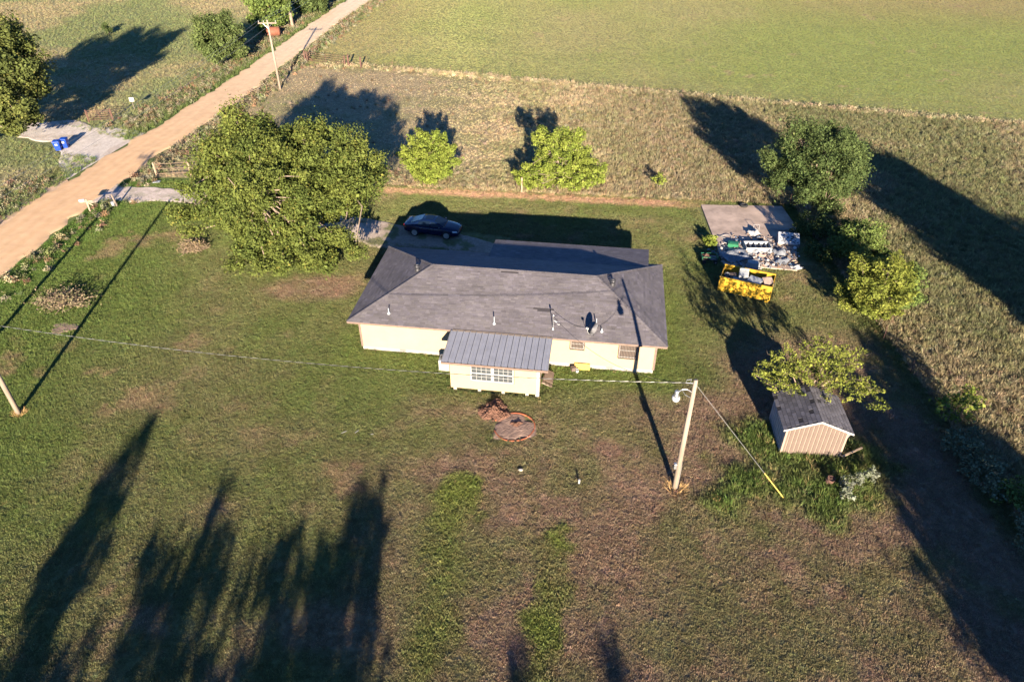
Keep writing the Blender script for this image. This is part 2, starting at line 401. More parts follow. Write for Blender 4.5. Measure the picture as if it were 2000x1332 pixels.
ndrive = ribbon('gravel_turnout',
                [(-56.5, 82.5), (-52, 83.6), (-47.5, 80.9), (-41.6, 79.6)],
                [(-55.5, 77.5), (-50.6, 76.4), (-47.6, 71.5), (-44.2, 65.6)],
                120, 40, gravel_col((0.42, 0.375, 0.33), 0.4), M_GRAVEL, z=0.010, edge=0.8, seed=23)

shoulder = ribbon('dirt_shoulder', [g(-60, 452), g(0, 412), g(70, 372), g(120, 338)], [g(-60, 480), g(0, 446), g(80, 392), g(135, 356)], 90, 16,
                  gravel_col((0.42, 0.29, 0.19), 0.8), M_GRAVEL, z=0.014, edge=0.8, seed=31)

# ------------------------------------------------------------------ scattered plants (stuff)
def leaf_quads(P, Nrm, size, rng, aspect=0.6):
    """kite-shaped leaves at P facing Nrm -> verts (4N,3)"""
    n = len(P); r = rng.normal(size=(n, 3)); t = np.cross(Nrm, r); t /= np.linalg.norm(t, axis=1)[:, None] + 1e-9
    b = np.cross(Nrm, t); s = size[:, None]
    fold = Nrm * s * 0.18
    return np.stack([P - t * s * 0.5, P + b * s * aspect * 0.5 - t * s * 0.05 + fold, P + t * s * 0.55, P - b * s * aspect * 0.5 - t * s * 0.05 + fold], 1).reshape(-1, 3)
def quads_mesh(name, V, cols, mat):
    n = len(V) // 4; me = bpy.data.meshes.new(name)
    me.vertices.add(4 * n); me.vertices.foreach_set('co', V.astype(np.float32).ravel())
    me.loops.add(4 * n); me.loops.foreach_set('vertex_index', np.arange(4 * n, dtype=np.int32))
    me.polygons.add(n); me.polygons.foreach_set('loop_start', np.arange(0, 4 * n, 4, dtype=np.int32))
    if cols is not None:
        a = me.color_attributes.new('tint', 'FLOAT_COLOR', 'POINT')
        cc = np.repeat(np.concatenate([cols, np.ones((n, 1))], 1), 4, 0); a.data.foreach_set('color', cc.astype(np.float32).ravel())
    me.materials.append(mat); me.update(calc_edges=True); return me

def tuft_proto(seed, blades, rad, h, w, lean):
    r = np.random.default_rng(seed); mb = MB()
    for _ in range(blades):
        a, q = r.uniform(0, 6.283), rad * math.sqrt(r.uniform()); x, y = q * math.cos(a), q * math.sin(a)
        hh = h * r.uniform(0.5, 1.15); th = r.uniform(0, 6.283); dx, dy = math.cos(th) * w / 2, math.sin(th) * w / 2
        la = a + r.normal() * 0.7; lx, ly = math.cos(la) * lean * hh, math.sin(la) * lean * hh
        lx *= r.uniform(0.3, 1.6); ly *= r.uniform(0.3, 1.6)
        mb.add([(x - dx, y - dy, -0.02), (x + dx, y + dy, -0.02), (x + lx * 0.4 + dx * .7, y + ly * 0.4 + dy * .7, hh * 0.6), (x + lx * 0.4 - dx * .7, y + ly * 0.4 - dy * .7, hh * 0.6), (x + lx, y + ly, hh)],
               [(0, 1, 2, 3), (3, 2, 4)])
    return bpy.data.objects.new('grass_tuft', mb.mesh('grass_tuft', M_TUFT))
def weed_proto(seed, n, rad, h, leaf):
    r = np.random.default_rng(seed); d = r.normal(size=(n, 3)); d /= np.linalg.norm(d, axis=1)[:, None]; d[:, 2] = np.abs(d[:, 2])
    k = (0.35 + 0.65 * r.uniform(size=n))[:, None] ** 0.7
    lump = 0.75 + 0.5 * np.sin(5 * d[:, :1] + seed) * np.cos(4 * d[:, 1:2] + 2 * seed)
    P = d * k * lump * np.array([rad, rad, h]); nr = d * 0.6 + r.normal(size=(n, 3)) * 0.5; nr /= np.linalg.norm(nr, axis=1)[:, None]
    V = leaf_quads(P, nr, leaf * r.uniform(0.6, 1.3, n), r)
    return bpy.data.objects.new('weed', quads_mesh('weed', V, None, M_WEED))
TUFTS = [tuft_proto(i, 18, 0.13, 0.068, 0.023, 0.75) for i in range(4)]
TALLS = [tuft_proto(20 + i, 18, 0.16, 0.34, 0.030, 0.45) for i in range(4)]
WEEDS = [weed_proto(40 + i, 120, 0.30, 0.36, 0.075) for i in range(5)]

def scatter(name, P, scale, cols, protos, label, cat, tilt=0.15):
    n = len(P); me = bpy.data.meshes.new(name); me.vertices.add(n); me.vertices.foreach_set('co', P.astype(np.float32).ravel())
    def at(nm, ty, dom, arr, key): a = me.attributes.new(nm, ty, dom); a.data.foreach_set(key, arr.ravel())
    rot = np.stack([RNG.normal(size=n) * tilt, RNG.normal(size=n) * tilt, RNG.uniform(0, 6.283, n)], -1).astype(np.float32)
    at('rot', 'FLOAT_VECTOR', 'POINT', rot, 'vector'); at('sc', 'FLOAT', 'POINT', scale.astype(np.float32), 'value')
    at('pick', 'INT', 'POINT', RNG.integers(0, len(protos), n).astype(np.int32), 'value')
    at('tint', 'FLOAT_COLOR', 'POINT', np.concatenate([cols, np.ones((n, 1))], 1).astype(np.float32), 'color')
    o = link(name, me); ng = bpy.data.node_groups.new(name, 'GeometryNodeTree')
    ng.interface.new_socket('Geometry', in_out='INPUT', socket_type='NodeSocketGeometry'); ng.interface.new_socket('Geometry', in_out='OUTPUT', socket_type='NodeSocketGeometry')
    N = ng.nodes; L = ng.links; gi = N.new('NodeGroupInput'); go = N.new('NodeGroupOutput')
    ip = N.new('GeometryNodeInstanceOnPoints'); gti = N.new('GeometryNodeGeometryToInstance')
    for q in protos[::-1]:
        oi = N.new('GeometryNodeObjectInfo'); oi.inputs['Object'].default_value = q; L.new(oi.outputs['Geometry'], gti.inputs[0])
    def na(nm, ty): a = N.new('GeometryNodeInputNamedAttribute'); a.data_type = ty; a.inputs[0].default_value = nm; return a.outputs[0]
    e = N.new('FunctionNodeEulerToRotation'); L.new(na('rot', 'FLOAT_VECTOR'), e.inputs[0])
    L.new(gi.outputs[0], ip.inputs['Points']); L.new(gti.outputs[0], ip.inputs['Instance']); ip.inputs['Pick Instance'].default_value = True
    L.new(na('pick', 'INT'), ip.inputs['Instance Index']); L.new(e.outputs[0], ip.inputs['Rotation']); L.new(na('sc', 'FLOAT'), ip.inputs['Scale'])
    L.new(ip.outputs[0], go.inputs[0])
    md = o.modifiers.new('scatter', 'NODES'); md.node_group = ng
    return tag(o, label, cat, kind='stuff')

def in_view(X, Y, m=60):
    d = Y * CP + CAM_H * SP; px = 1000 + F_PX * X / d; py = 666 - F_PX * (Y * SP - CAM_H * CP) / d
    return (px > -m) & (px < 2000 + m) & (py > -m) & (py < 1332 + m)
def house_uv(X, Y): return (X + 10.77) * 0.9908 - (Y - 38.05) * 0.1354, (X + 10.77) * 0.1354 + (Y - 38.05) * 0.9908
def blocked(X, Y):
    hx, hy = house_uv(X, Y)
    b = (hx > 0.5) & (hx < 20.1) & (hy > 0.3) & (hy < 12) | (hx > 7.3) & (hx < 13) & (hy > -3) & (hy < 1)
    b |= (X > xl(Y) + 0.25 * 0) & (X < xr(Y))
    b |= (X > 17) & (X < 24.7) & (Y > 49.5) & (Y < 60.2)
    b |= (X > 15.15) & (X < 18.5) & (Y > 28.5) & (Y < 31.3)
    return b
DRV = [((-39, 63), (-33, 62.8), 1.5), ((-33, 62.8), (-27, 61.8), 1.4), ((-27, 61.8), (-20, 59.4), 1.5), ((-20, 59.4), (-14, 56), 1.8), ((-14, 56), (-1.5, 53), 1.7)]
NDR = [((-55, 80), (-43, 74), 2.6)]
def on_gravel(X, Y):
    m = np.zeros(X.shape, bool)
    for a, b, w in DRV + NDR: m |= seg_d(X, Y, a, b) < w
    return m
def pts_in(x0, x1, y0, y1, dens):
    n = int((x1 - x0) * (y1 - y0) * dens); return RNG.uniform(x0, x1, n), RNG.uniform(y0, y1, n)
def soilpatch(X, Y): return (((X - 0.1) / 1.25) ** 2 + ((Y - 30.7) / 1.2) ** 2 + (fbm(X, Y, .7, 131) - .5) * 1.6 < .95) | (np.hypot(X + 1.1, Y - 32.0) + (fbm(X, Y, .6, 133) - .5) < 0.75)
def jitter_col(c, s=0.25):
    n = len(c); return np.clip(c * (1 + RNG.normal(size=(n, 1)) * s) * (1 + RNG.normal(size=(n, 3)) * 0.06), 0.008, 1)

def put(name, X, Y, scale, cols, protos, label, cat, tilt=0.15):
    return scatter(name, np.stack([X, Y, ground_z(X, Y)], -1), scale, cols, protos, label, cat, tilt)

# lawn
X, Y = pts_in(-46, 27, 14.5, 66, 120)
k = in_view(X, Y) & zones(X, Y)[0] & ~blocked(X, Y) & ~soilpatch(X, Y)
k &= ~(on_gravel(X, Y) & (RNG.uniform(size=len(X)) > 0.05 + 0.5 * sstep(0.55, 0.68, fbm(X, Y, 1.3, 55)) * sstep(-16, -11, X)))
far = np.hypot(X, Y); k &= RNG.uniform(size=len(X)) < np.clip(38.0 / far, 0.35, 1) ** 1.2
X, Y = X[k], Y[k]
c = ground_col(X, Y); st = np.maximum(stripe_mask(X, Y), shed_green(X, Y) * 0.8)
sc = RNG.uniform(0.55, 1.1, len(X)) * (0.75 + 0.6 * fbm(X, Y, 2.0, 91)) * (1 + 0.45 * st) * (1 + 0.012 * np.maximum(np.hypot(X, Y) - 35, 0))
put('lawn_grass', X, Y, sc, jitter_col(c * 1.45, 0.18), TUFTS, 'short mown grass of the yard round the house', 'grass')

# tall grass: shed front, road verge, house foot, fence strip
X, Y = pts_in(-46, 27, 14.5, 66, 26)
vr = 1 - sstep(0.4, 3.2, X - xr(Y) + (fbm(X, Y, 2, 95) - 0.5) * 2.5)
hx, hy = house_uv(X, Y)
foot = (1 - sstep(0.05, 0.7, np.maximum(np.maximum(0.5 - hx, hx - 20.1), 0.4 - hy))) * (hy < 9)
foot = np.maximum(foot, (1 - sstep(0.05, 0.8, np.maximum(np.maximum(7.3 - hx, hx - 13), -3 - hy))) * (hy < 0.4))
strip = (1 - sstep(0.3, 1.5, np.abs(Y - (yb(X) - 0.3))))
rf = sstep(23.6, 25.6, X)
clump = 1 - sstep(0.3, 1.2, np.hypot(X + 0.95, Y - 29.9))
pr = np.maximum.reduce([stripe_mask(X, Y) * 0.12, shed_green(X, Y), vr, foot * 0.8, strip * 0.5, rf * 0.6, clump])
k = in_view(X, Y) & zones(X, Y)[0] & ~blocked(X, Y) & ~on_gravel(X, Y) & ~soilpatch(X, Y) & (RNG.uniform(size=len(X)) < pr)
X, Y = X[k], Y[k]; c = ground_col(X, Y)
c = np.where((RNG.uniform(size=len(X)) < 0.10)[:, None], np.array((0.23, 0.19, 0.085)), c * np.array((0.95, 1.1, 0.9)))
sgm = shed_green(X, Y)
put('tall_grass', X, Y, RNG.uniform(0.5, 1.1, len(X)) * (0.6 + 0.5 * sgm), jitter_col(c), TALLS, 'unmown tall grass along the verge, walls and shed', 'grass')

# rough pasture behind the fence and to the right
X, Y = pts_in(-38, 75, 13, 108, 30)
lawn, back, field, left = zones(X, Y)
k = in_view(X, Y) & back; far = np.hypot(X, Y)
k &= RNG.uniform(size=len(X)) < np.clip(45.0 / far, 0.2, 1)
X, Y = X[k], Y[k]; c = ground_col(X, Y)
sc = RNG.uniform(0.45, 1.0, len(X)) * np.clip(0.35 + 0.9 * sstep(-15, 15, X) + 0.4 * sstep(70, 63, Y), 0, 1.2)
put('pasture_grass', X, Y, sc, jitter_col(c * 1.45), TALLS, 'dry rough pasture grass behind the back fence', 'grass', 0.3)
X, Y = pts_in(-38, 75, 13, 108, 4.2)
lawn, back, field, left = zones(X, Y)
dens = np.clip(0.05 + 0.9 * sstep(-4, 16, X + (fbm(X, Y, 10, 101) - 0.5) * 22), 0, 1)
dens = np.maximum(dens, (1 - sstep(0.5, 4.5, np.abs(Y - yb(X) - 1.5))) * sstep(-16, -10, X) * 0.9)
dens = np.maximum(dens, (1 - sstep(0.4, 1.6, np.abs(Y - yf(X) + 0.8))))
k = in_view(X, Y) & back & (RNG.uniform(size=len(X)) < dens)
X, Y = X[k], Y[k]; n = len(X); u = RNG.uniform(size=n)
c = np.where((u < 0.45)[:, None], np.array((0.250, 0.215, 0.140)), np.where((u < 0.78)[:, None], np.array((0.140, 0.138, 0.070)), np.array((0.17, 0.12, 0.075))))
c = mixc(c, (0.085, 0.100, 0.040), sstep(0.50, 0.62, fbm(X, Y, 22, 13)) * sstep(26, 34, X) * 0.55)
put('pasture_weeds', X, Y, RNG.uniform(0.45, 1.25, n), jitter_col(c, 0.2), WEEDS, 'pale sage coloured weeds growing through the rough pasture', 'weeds')

# straw coloured weed line along the far fence
X, Y = pts_in(-30, 100, 62, 112, 11)
k = in_view(X, Y) & (np.abs(Y - yf(X) + 0.3) < 0.55 + 0.9 * fbm(X, Y, 3, 111) ** 2) & (X > xr(Y) + 5); X, Y = X[k], Y[k]; n = len(X); u = RNG.uniform(size=n)
c = np.where((u < 0.7)[:, None], np.array((0.33, 0.27, 0.165)), np.array((0.16, 0.155, 0.085)))
put('fence_weeds', X, Y, RNG.uniform(0.8, 1.6, n), jitter_col(c, 0.2), WEEDS, 'pale weeds along the fence of the mown field', 'weeds')
# far field and the land across the road
X, Y = pts_in(-35, 115, 78, 160, 13)
k = in_view(X, Y) & zones(X, Y)[2]; X, Y = X[k], Y[k]; c = ground_col(X, Y)
put('field_grass', X, Y, RNG.uniform(0.75, 1.2, len(X)), jitter_col(c * 1.2, 0.05), TUFTS, 'short green grass of the large mown field', 'grass')
X, Y = pts_in(-115, -30, 44, 160, 9)
k = in_view(X, Y) & (X < xl(Y)) & ~on_gravel(X, Y); X, Y = X[k], Y[k]; c = ground_col(X, Y)
d = xl(Y) - X; sc = RNG.uniform(0.35, 0.8, len(X)) + 0.5 * (1 - sstep(0.5, 5, d))
put('roadside_meadow_grass', X, Y, sc, jitter_col(c * 1.3, 0.15), TALLS, 'olive meadow grass on the far side of the dirt road', 'grass', 0.3)
X, Y = pts_in(-62, -22, 44, 160, 7)
d1 = xl(Y) - X; d2 = X - xr(Y)
pr = np.where(d1 > 0, (1 - sstep(2.0, 6.5, d1)) * sstep(0.2, 1.2, d1), 0) * 0.9
pr = np.maximum(pr, np.where(d2 > 0, (1 - sstep(1.2, 4.0, d2)) * np.where((Y > 66), 0.85, 0.30), 0) * (d2 > 0.3))
k = in_view(X, Y) & (RNG.uniform(size=len(X)) < pr) & ~on_gravel(X, Y) & ~((X > -49.5) & (X < -40) & (Y > 66) & (Y < 80)); X, Y = X[k], Y[k]; n = len(X); u = RNG.uniform(size=n)
c = np.where((u < 0.5)[:, None], np.array((0.20, 0.182, 0.118)), np.where((u < 0.78)[:, None], np.array((0.100, 0.122, 0.050)), np.array((0.20, 0.13, 0.08))))
put('verge_weeds', X, Y, RNG.uniform(0.7, 1.9, n), jitter_col(c, 0.22), WEEDS, 'tall weeds crowding both verges of the dirt road', 'weeds')

# ------------------------------------------------------------------ trees
def ellipsoid_puffs(rng, c, rad, n, r0, r1, gap=0.75, shell=0.55, low=-0.75):
    out = []
    for _ in range(n * 30):
        if len(out) >= n: break
        d = rng.normal(size=3); d /= np.linalg.norm(d)
        if d[2] < low: continue
        k = shell + (1 - shell) * rng.uniform() ** 0.7
        k *= 0.9 + 0.25 * math.sin(3 * math.atan2(d[1], d[0]) + c[0]) * rng.uniform(0.3, 1)
        p = np.array(c) + d * np.array(rad) * k; r = rng.uniform(r0, r1)
        if p[2] < r * 0.5: continue
        if all(np.linalg.norm(p - q[:3]) > gap * (r + q[3]) * 0.5 * 1.5 for q in out): out.append(np.array([*p, r]))
    return out

def crown_mesh(name, puffs, dens, leaf, cols, rng, flat=0.75, up=0.35, spiky=0.0, elong=1.35):
    Ps, Ns, Cs, Ss = [], [], [], []
    for q in puffs:
        r = q[3]; n = max(30, int(dens * r * r)); d = rng.normal(size=(n, 3)); d /= np.linalg.norm(d, axis=1)[:, None]
        ph = rng.uniform(0, 6.28, 3)
        lump = 1 + 0.22 * np.sin(4.3 * d[:, 0] + ph[0]) + 0.22 * np.sin(4.7 * d[:, 1] + ph[1]) + 0.15 * np.sin(5.1 * d[:, 2] + ph[2])
        k = (0.25 + 0.75 * rng.uniform(size=n) ** 0.55) * lump
        if spiky: k *= 1 + spiky * (rng.uniform(size=n) < 0.12) * rng.uniform(size=n)
        ax = q[:3] * np.array([1, 1, .75]) + np.array([0, 0, .6]); ax = ax / np.linalg.norm(ax) + rng.normal(size=3) * .25; ax /= np.linalg.norm(ax)
        off = d * (k * r)[:, None] * np.array([1, 1, flat]); al = off @ ax; off = off * .9 + ax * (al * (elong - .9) + .15 * r)[:, None]
        off *= (1 - .35 * np.clip(al / r, -.2, 1))[:, None] ** (1 if elong > 1.4 else 0)
        P = q[:3] + off
        nr = d * 0.55 + rng.normal(size=(n, 3)) * 0.55 + np.array([0, 0, up]); nr /= np.linalg.norm(nr, axis=1)[:, None]
        t = rng.uniform(); base = np.array(cols[0]) * (1 - t) + np.array(cols[1]) * t
        c = base * (1 + rng.normal(size=(n, 1)) * 0.22)
        y = rng.uniform(size=n) < 0.05; c[y] = np.array(cols[2]) * rng.uniform(0.7, 1.2, (y.sum(), 1))
        Ps.append(P); Ns.append(nr); Cs.append(np.clip(c, 0.006, 1)); Ss.append(leaf * np.exp(rng.normal(size=n) * 0.38))
    P = np.concatenate(Ps); keep = P[:, 2] > 0.03
    V = leaf_quads(P[keep], np.concatenate(Ns)[keep], np.concatenate(Ss)[keep], rng, 0.65)
    return quads_mesh(name, V, np.concatenate(Cs)[keep], M_LEAF)

def limbs(mb, puffs, trunk_top, r_trunk, rng, base=(0, 0, 0), nmain=6, reach=0.85):
    top = Vector(trunk_top)
    mb.tube([Vector(base) - Vector((0, 0, 0.1)), Vector(base) + Vector((0.02, 0, 0.25)), Vector(base).lerp(top, 0.55), top], [r_trunk * 1.5, r_trunk * 1.08, r_trunk * 0.95, r_trunk * 0.8], 9)
    order = sorted(puffs, key=lambda q: -q[3]); mains = order[:nmain]; nodes = []
    for q in mains:
        e = Vector(q[:3]); m1 = top.lerp(e, 0.4) + Vector(rng.normal(size=3) * 0.12 * (e - top).length * 0.6)
        pts = [top - Vector((0, 0, r_trunk * 0.5)), m1, top.lerp(e, 0.75) + Vector((0, 0, 0.05 * (e - top).length)), e]
        mb.tube(pts, [r_trunk * 0.62, r_trunk * 0.42, r_trunk * 0.24, r_trunk * 0.10], 6); nodes += [pts[1], pts[2]]
    for q in order[nmain:]:
        e = Vector(q[:3]); a = min(nodes, key=lambda p: (p - e).length)
        mb.tube([a, a.lerp(e, 0.5) + Vector(rng.normal(size=3) * 0.10 * (e - a).length), e], [r_trunk * 0.22, r_trunk * 0.14, r_trunk * 0.05], 5)

def tree(name, label, cat, base, puffs, trunk_h, r_trunk, dens, leaf, cols, seed, group=None, rz=0, flat=0.75, up=0.35, nmain=6, multi=0, spiky=0.0, twigs=0, elong=1.35):
    rng = np.random.default_rng(seed); t = thing(name, label, cat, (base[0], base[1], 0), rz, group)
    mb = MB()
    if multi:
        for i in range(multi):
            q = puffs[(i * 7) % len(puffs)]; e = Vector(q[:3]); b = Vector((0, 0, 0))
            mb.tube([b - Vector((0, 0, .08)), b.lerp(e, 0.4) + Vector((0, 0, 0.1 * e.length)), e], [r_trunk, r_trunk * 0.7, r_trunk * 0.25], 6)
    else:
        limbs(mb, puffs, (puffs[0][0] * 0.05, 0, trunk_h), r_trunk, rng, nmain=nmain)
    tw = mb if multi else MB()
    for _ in range(twigs):
        q = puffs[rng.integers(len(puffs))]; d = rng.normal(size=3); d[2] = abs(d[2]) * 0.6; d /= np.linalg.norm(d); e = Vector(q[:3]) + Vector(d) * q[3] * rng.uniform(1.1, 1.9)
        tw.tube([Vector(q[:3]), Vector(q[:3]).lerp(e, 0.6) + Vector(rng.normal(size=3) * 0.08), e], [r_trunk * 0.12, r_trunk * 0.08, r_trunk * 0.03], 4)
    if multi: tag(mb.build('stems', M_BARK, t, smooth=True), kind='stuff')
    else:
        mb.build('trunk', M_BARK, t, smooth=True)
        if twigs: tag(tw.build('twigs', M_BARK, t), kind='stuff')
    link('crown', crown_mesh('crown', puffs, dens, leaf, cols, rng, flat, up, spiky, elong), t)
    return t

OLIVE = [(0.058, 0.078, 0.018), (0.090, 0.108, 0.024), (0.125, 0.122, 0.028)]
LIME = [(0.105, 0.140, 0.024), (0.145, 0.175, 0.032), (0.17, 0.18, 0.04)]
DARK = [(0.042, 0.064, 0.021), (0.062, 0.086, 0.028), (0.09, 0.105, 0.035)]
MID = [(0.070, 0.102, 0.026), (0.095, 0.130, 0.034), (0.14, 0.15, 0.04)]
YEL = [(0.100, 0.122, 0.022), (0.135, 0.150, 0.028), (0.16, 0.155, 0.035)]

r_ = np.random.default_rng(11)
pf = ellipsoid_puffs(r_, (0.3, 0.0, 5.5), (6.9, 6.4, 4.9), 190, 0.6, 1.3, 0.78, 0.62, -0.85)
pf += ellipsoid_puffs(r_, (-3.0, -1.6, 4.2), (4.6, 4.6, 3.4), 24, 0.6, 1.2, 0.8, 0.7, -0.6)
pf += ellipsoid_puffs(r_, (1.5, -4.6, 2.2), (5.0, 3.0, 1.7), 34, 0.6, 1.1, 0.85, 0.5, -0.9)
pf += ellipsoid_puffs(r_, (0.2, -4.6, 3.4), (3.2, 1.6, 2.0), 22, 0.55, 1.0, 0.8, 0.3, -0.9)
pf += ellipsoid_puffs(r_, (0.2, -2.2, 6.2), (3.6, 2.0, 2.0), 16, 0.7, 1.1, 0.8, 0.3, -0.9)
tree('shade_tree', 'large spreading olive green shade tree over the driveway left of the house', 'tree', (-18.7, 53.0), pf, 2.4, 0.42, 1250, 0.138, OLIVE, 12, nmain=12, spiky=0.5, flat=0.75)

r_ = np.random.default_rng(21)
pf = ellipsoid_puffs(r_, (0, 0, 2.35), (2.75, 2.5, 2.4), 95, 0.34, 0.66, 0.74, 0.5, -0.97)
tree('young_tree', 'rounded lime green young tree behind the parked car', 'tree', (-8.1, 65.9), pf, 0.7, 0.12, 1900, 0.125, LIME, 22, 'young trees along the back fence', up=0.7, spiky=0.6, twigs=40, elong=2.1)
r_ = np.random.default_rng(23)
pf = ellipsoid_puffs(r_, (0.0, 0, 3.4), (2.6, 2.4, 3.0), 48, 0.32, 0.62, 0.95, 0.4, -0.7) + ellipsoid_puffs(r_, (2.3, -0.2, 1.6), (2.5, 2.0, 1.7), 36, 0.32, 0.6, 0.85, 0.4, -0.97) + ellipsoid_puffs(r_, (-2.0, 0, 1.3), (2.2, 1.7, 1.3), 28, 0.3, 0.58, 0.85, 0.4, -0.97)
tree('young_tree', 'open branched lime green tree on the fence, taller than its neighbour', 'tree', (4.4, 64.1), pf, 0.8, 0.16, 1700, 0.125, LIME, 24, 'young trees along the back fence', up=0.6, spiky=0.7, twigs=70, elong=2.1)
r_ = np.random.default_rng(25)
pf = ellipsoid_puffs(r_, (0, 0, 4.3), (4.1, 3.9, 3.5), 75, 0.55, 1.15, 0.78, 0.6, -0.85)
tree('dense_tree', 'dense dark green round tree behind the concrete slab', 'tree', (27.0, 59.4), pf, 1.6, 0.25, 1700, 0.12, DARK, 26, nmain=8, spiky=0.4)
r_ = np.random.default_rng(27)
pf = ellipsoid_puffs(r_, (0, 0, 1.7), (2.0, 2.2, 1.7), 22, 0.5, 0.9, 0.7, 0.5, -0.8)
tree('fence_bush', 'leafy green bush between the dark tree and the yellow green tree', 'bush', (27.6, 49.4), pf, 0.5, 0.07, 1300, 0.12, MID, 28, multi=5, twigs=20)
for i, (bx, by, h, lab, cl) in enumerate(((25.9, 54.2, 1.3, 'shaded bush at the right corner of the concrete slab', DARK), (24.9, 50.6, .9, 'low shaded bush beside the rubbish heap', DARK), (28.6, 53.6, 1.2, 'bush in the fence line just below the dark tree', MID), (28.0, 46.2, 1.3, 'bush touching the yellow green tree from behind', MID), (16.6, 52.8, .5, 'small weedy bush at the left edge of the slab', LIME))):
    r_ = np.random.default_rng(500 + i)
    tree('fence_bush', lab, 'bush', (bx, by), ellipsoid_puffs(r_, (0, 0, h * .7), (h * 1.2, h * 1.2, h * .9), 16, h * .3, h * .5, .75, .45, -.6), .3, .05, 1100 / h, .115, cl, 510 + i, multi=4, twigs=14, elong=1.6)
r_ = np.random.default_rng(29)
pf = ellipsoid_puffs(r_, (0, 0, 2.4), (2.5, 2.3, 2.4), 66, 0.32, 0.6, 0.78, 0.45, -0.85)
tree('small_tree', 'bright yellow green tree by the right fence near the dumpster', 'tree', (25.7, 42.2), pf, 0.6, 0.11, 1900, 0.115, YEL, 30, up=0.8, spiky=0.5, twigs=30, elong=2.2)
r_ = np.random.default_rng(31)
pf = ellipsoid_puffs(r_, (0, 0, 1.5), (1.7, 1.6, 1.5), 16, 0.5, 0.8, 0.7, 0.5, -0.8)
tree('fence_bush', 'low dull green bush right beside the yellow green tree', 'bush', (28.2, 43.6), pf, 0.4, 0.06, 1100, 0.12, MID, 32, multi=4, twigs=16)
r_ = np.random.default_rng(33)
pf = []
for cx, cy, cz, n in ((-2.6, 0.4, 2.6, 8), (-0.8, 0.6, 3.2, 10), (0.8, 0.2, 3.3, 8), (2.1, -0.6, 2.8, 7), (1.6, 1.4, 3.0, 6), (2.5, -1.2, 2.4, 3), (-1.6, -.4, 2.9, 7), (0.2, -.5, 3.1, 6), (-1.2, .3, 4.1, 5), (0.2, .5, 4.6, 6), (1.3, .4, 4.1, 5), (-2.4, .6, 3.5, 4)):
    pf += ellipsoid_puffs(r_, (cx, cy - .5, cz), (1.35, 1.3, 0.9), n * 3, 0.14, 0.32, 0.9, 0.2, -0.9)
tree('sparse_tree', 'thin leafed yellow green tree arching over the shed roof', 'tree', (17.6, 32.3), pf, 1.3, 0.085, 800, 0.095, YEL, 34, multi=12, spiky=2.0, twigs=320, elong=1.9)
r_ = np.random.default_rng(35)
pf = ellipsoid_puffs(r_, (0, 0, 0.9), (0.9, 0.8, 0.8), 10, 0.3, 0.5, 0.7, 0.5)
tree('fence_sapling', 'bright green leafy sapling in the right hand fence line', 'sapling', (26.3, 31.2), ellipsoid_puffs(r_, (0, 0, 1.2), (1.2, 1.1, 1.1), 14, 0.3, 0.55, 0.8, 0.4), 0.3, 0.05, 420, 0.15, LIME, 36, multi=5, spiky=0.8, twigs=24)
tree('fence_sapling', 'tiny lime sapling standing alone in the weeds behind the house', 'sapling', (14.2, 64.2), ellipsoid_puffs(r_, (0, 0, 0.8), (0.7, 0.6, 0.7), 6, 0.25, 0.4, 0.7, 0.4), 0.3, 0.04, 500, 0.15, LIME, 37, multi=3)
SAGE = [(0.080, 0.100, 0.060), (0.105, 0.120, 0.072), (0.15, 0.15, 0.10)]
for i, (bx, by, lab, rr, colr) in enumerate((
        (25.3, 28.6, 'grey green bramble bush below the bright sapling on the right fence', 1.2, SAGE),
        (25.2, 26.3, 'pale bramble bush in the middle of the shaded fence row', 1.3, SAGE),
        (26.4, 24.6, 'dark leafy bush at the right edge of the fence row', 1.4, MID),
        (25.4, 22.2, 'shaded bramble bush lowest in the right fence row', 1.5, SAGE))):
    r_ = np.random.default_rng(300 + i)
    tree('bramble_bush', lab, 'bush', (bx, by), ellipsoid_puffs(r_, (0, 0, 0.7), (rr, rr * 1.1, 0.8), 18, 0.3, 0.55, 0.7, 0.4, -0.5), 0.2, 0.04, 520, 0.12, colr, 310 + i, 'bushes along the right fence', multi=5, twigs=14)
# far left trees
r_ = np.random.default_rng(41)
pf = ellipsoid_puffs(r_, (0, 0, 7.2), (7.2, 6.4, 5.2), 70, 1.1, 1.9, 0.72, 0.6, -0.6) + ellipsoid_puffs(r_, (4.8, -1.5, 3.6), (2.6, 2.4, 2.4), 10, 0.9, 1.4, 0.8, 0.5)
tree('roadside_tree', 'tall spreading tree at the left edge beyond the blue bins', 'tree', (-57.6, 76.4), pf, 3.0, 0.4, 520, 0.22, [(0.055, 0.070, 0.020), (0.085, 0.098, 0.026), (0.13, 0.125, 0.035)], 42, nmain=9)
r_ = np.random.default_rng(43)
tree('roadside_tree', 'rounded green tree across the road beside the weedy verge', 'tree', (-42.0, 107.0), ellipsoid_puffs(r_, (0, 0, 3.5), (3.1, 3.1, 3.2), 42, 0.8, 1.3, 0.68, 0.55, -0.8), 1.0, 0.2, 700, 0.19, [(0.058, 0.082, 0.026), (0.080, 0.105, 0.034), (0.11, 0.12, 0.05)], 44)
r_ = np.random.default_rng(45)
tree('roadside_tree', 'tall green tree with bare pale trunk at the top edge', 'tree', (-37.4, 129.2), ellipsoid_puffs(r_, (-1.0, 0, 8.5), (3.6, 3.2, 3.2), 36, 0.9, 1.5, 0.7, 0.55, -0.7) , 6.0, 0.26, 320, 0.30, MID, 46)
r_ = np.random.default_rng(47)
